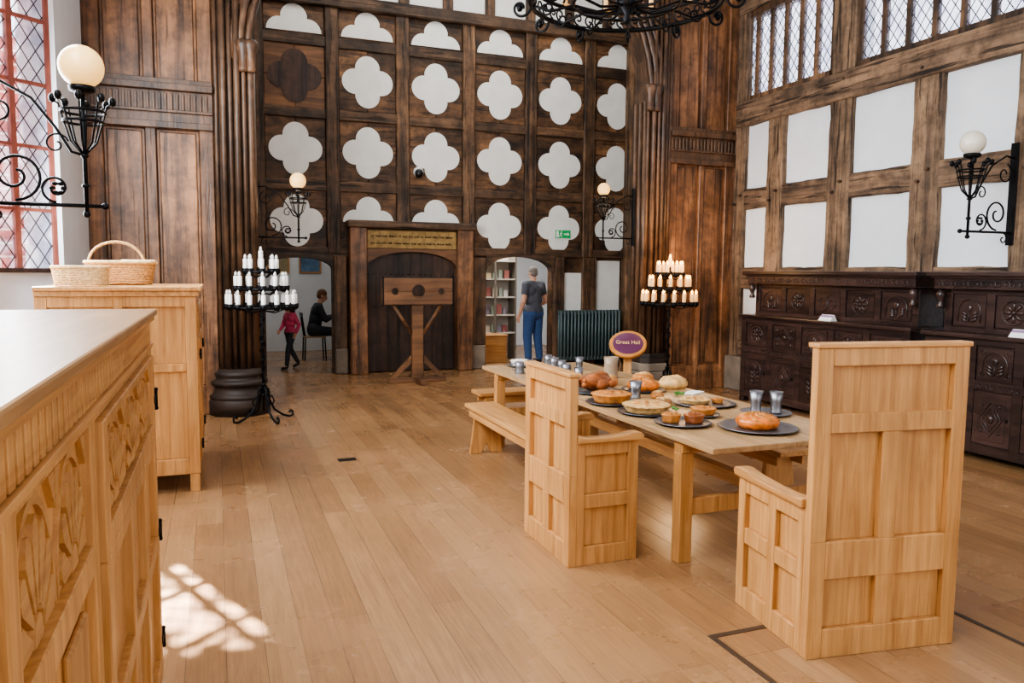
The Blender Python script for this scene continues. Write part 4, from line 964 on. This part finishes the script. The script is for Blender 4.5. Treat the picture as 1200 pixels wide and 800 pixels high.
kid=dict(pel=(0,0,.95),neck=(0,-.03,1.42),head=(0,-.06,1.6),shL=(.15,0,1.37),shR=(-.15,0,1.37),elL=(.22,.1,1.12),elR=(-.2,-.08,1.1),wrL=(.2,.02,.92),wrR=(-.14,-.22,.98),
 hpL=(.08,0,.9),hpR=(-.08,0,.9),knL=(.09,-.14,.5),knR=(-.08,.04,.5),anL=(.1,-.2,.08),anR=(-.09,.28,.13),toL=(.11,-.34,.035),toR=(-.09,.15,.04),face=(0,-1,-.15))
person('child in a pink top and dark trousers walking through the doorway',(1.17,13.75,0),math.radians(-60),.68,kid,PINK,GREYT,HAIRD,1.3,True,1.2,vox=.01,rs=.95)
sit=dict(pel=(0,.0,.58),neck=(0,-.1,1.06),head=(0,-.17,1.22),shL=(.17,-.08,1.01),shR=(-.17,-.08,1.01),elL=(.22,-.2,.77),elR=(-.22,-.2,.77),wrL=(.1,-.36,.82),wrR=(-.1,-.36,.83),
 hpL=(.09,-.02,.55),hpR=(-.09,-.02,.55),knL=(.11,-.42,.52),knR=(-.1,-.42,.52),anL=(.11,-.4,.08),anR=(-.1,-.38,.08),toL=(.12,-.54,.035),toR=(-.11,-.52,.035),face=(0,-1,-.4))
person('seated person in charcoal clothes leaning over the cafe table',(1.72,15.12,0),math.radians(90),1.0,sit,GREYT,GREYT,HAIRB,1,False,1.2,vox=.01)
# ---------------------------------------------------------------- lights
def area(name,loc,rot,sx,sy,e,col):
    l=bpy.data.lights.new(name,'AREA'); l.shape='RECTANGLE'; l.size=sx; l.size_y=sy; l.energy=e; l.color=col
    o=bpy.data.objects.new(name,l); COL.objects.link(o); o.location=loc; o.rotation_euler=rot; return o
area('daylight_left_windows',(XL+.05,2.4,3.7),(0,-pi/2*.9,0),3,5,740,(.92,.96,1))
area('daylight_bay',(XL-.1,6.7,3.4),(0,-pi/2*.9,0),3,1.8,400,(.92,.96,1))
area('rear_fill',(3.5,-3.8,3.6),(math.radians(84),0,0),7,4.5,250,(.99,.98,1))  # fill light added behind the camera; the front wall has no windows
area('ceiling_fill',(3.2,4.5,7.1),(0,0,0),6,7,110,(.99,.98,1))  # overhead fill light added under the closed ceiling
area('passage_light',(3.4,11.3,7.0),(0,0,0),6,1.8,135,(1,.97,.93))  # area lamp under the passage ceiling, which has no opening
area('cafe_light',(1,15,2.85),(0,0,0),3,3,22,(1,.96,.9)); area('shop_light',(5.2,13.9,2.85),(0,0,0),3,1.2,90,(1,.97,.93))
l=bpy.data.lights.new('sun','SUN'); l.energy=130; l.angle=.009; l.color=(1,.98,.94)
o=bpy.data.objects.new('sun',l); COL.objects.link(o); o.rotation_euler=Vector((1,-2.45,-2.68)).to_track_quat('-Z','Y').to_euler()
w=bpy.data.worlds.new('sky'); S.world=w; w.use_nodes=True; bg=w.node_tree.nodes['Background']; bg.inputs[0].default_value=(.86,.9,1,1); bg.inputs[1].default_value=3
try:
    S.view_settings.look='AgX - Medium High Contrast'
except Exception as ex: print('look',ex)
# ---------------------------------------------------------------- camera
yaw=math.radians(21); p=math.radians(5.14)
Fv=Vector((math.sin(yaw)*math.cos(p),math.cos(yaw)*math.cos(p),-math.sin(p))); R0=Vector((math.cos(yaw),-math.sin(yaw),0)); U0=R0.cross(Fv)
th=.009; Rv=R0*math.cos(th)+U0*math.sin(th); Uv=U0*math.cos(th)-R0*math.sin(th)
M=Matrix((Rv,Uv,-Fv)).transposed().to_4x4(); M.translation=(0,0,1.7)
cd=bpy.data.cameras.new('camera'); cd.lens=27; cd.sensor_width=36; cd.clip_start=.05
co=bpy.data.objects.new('camera',cd); COL.objects.link(co); co.matrix_world=M; S.camera=co
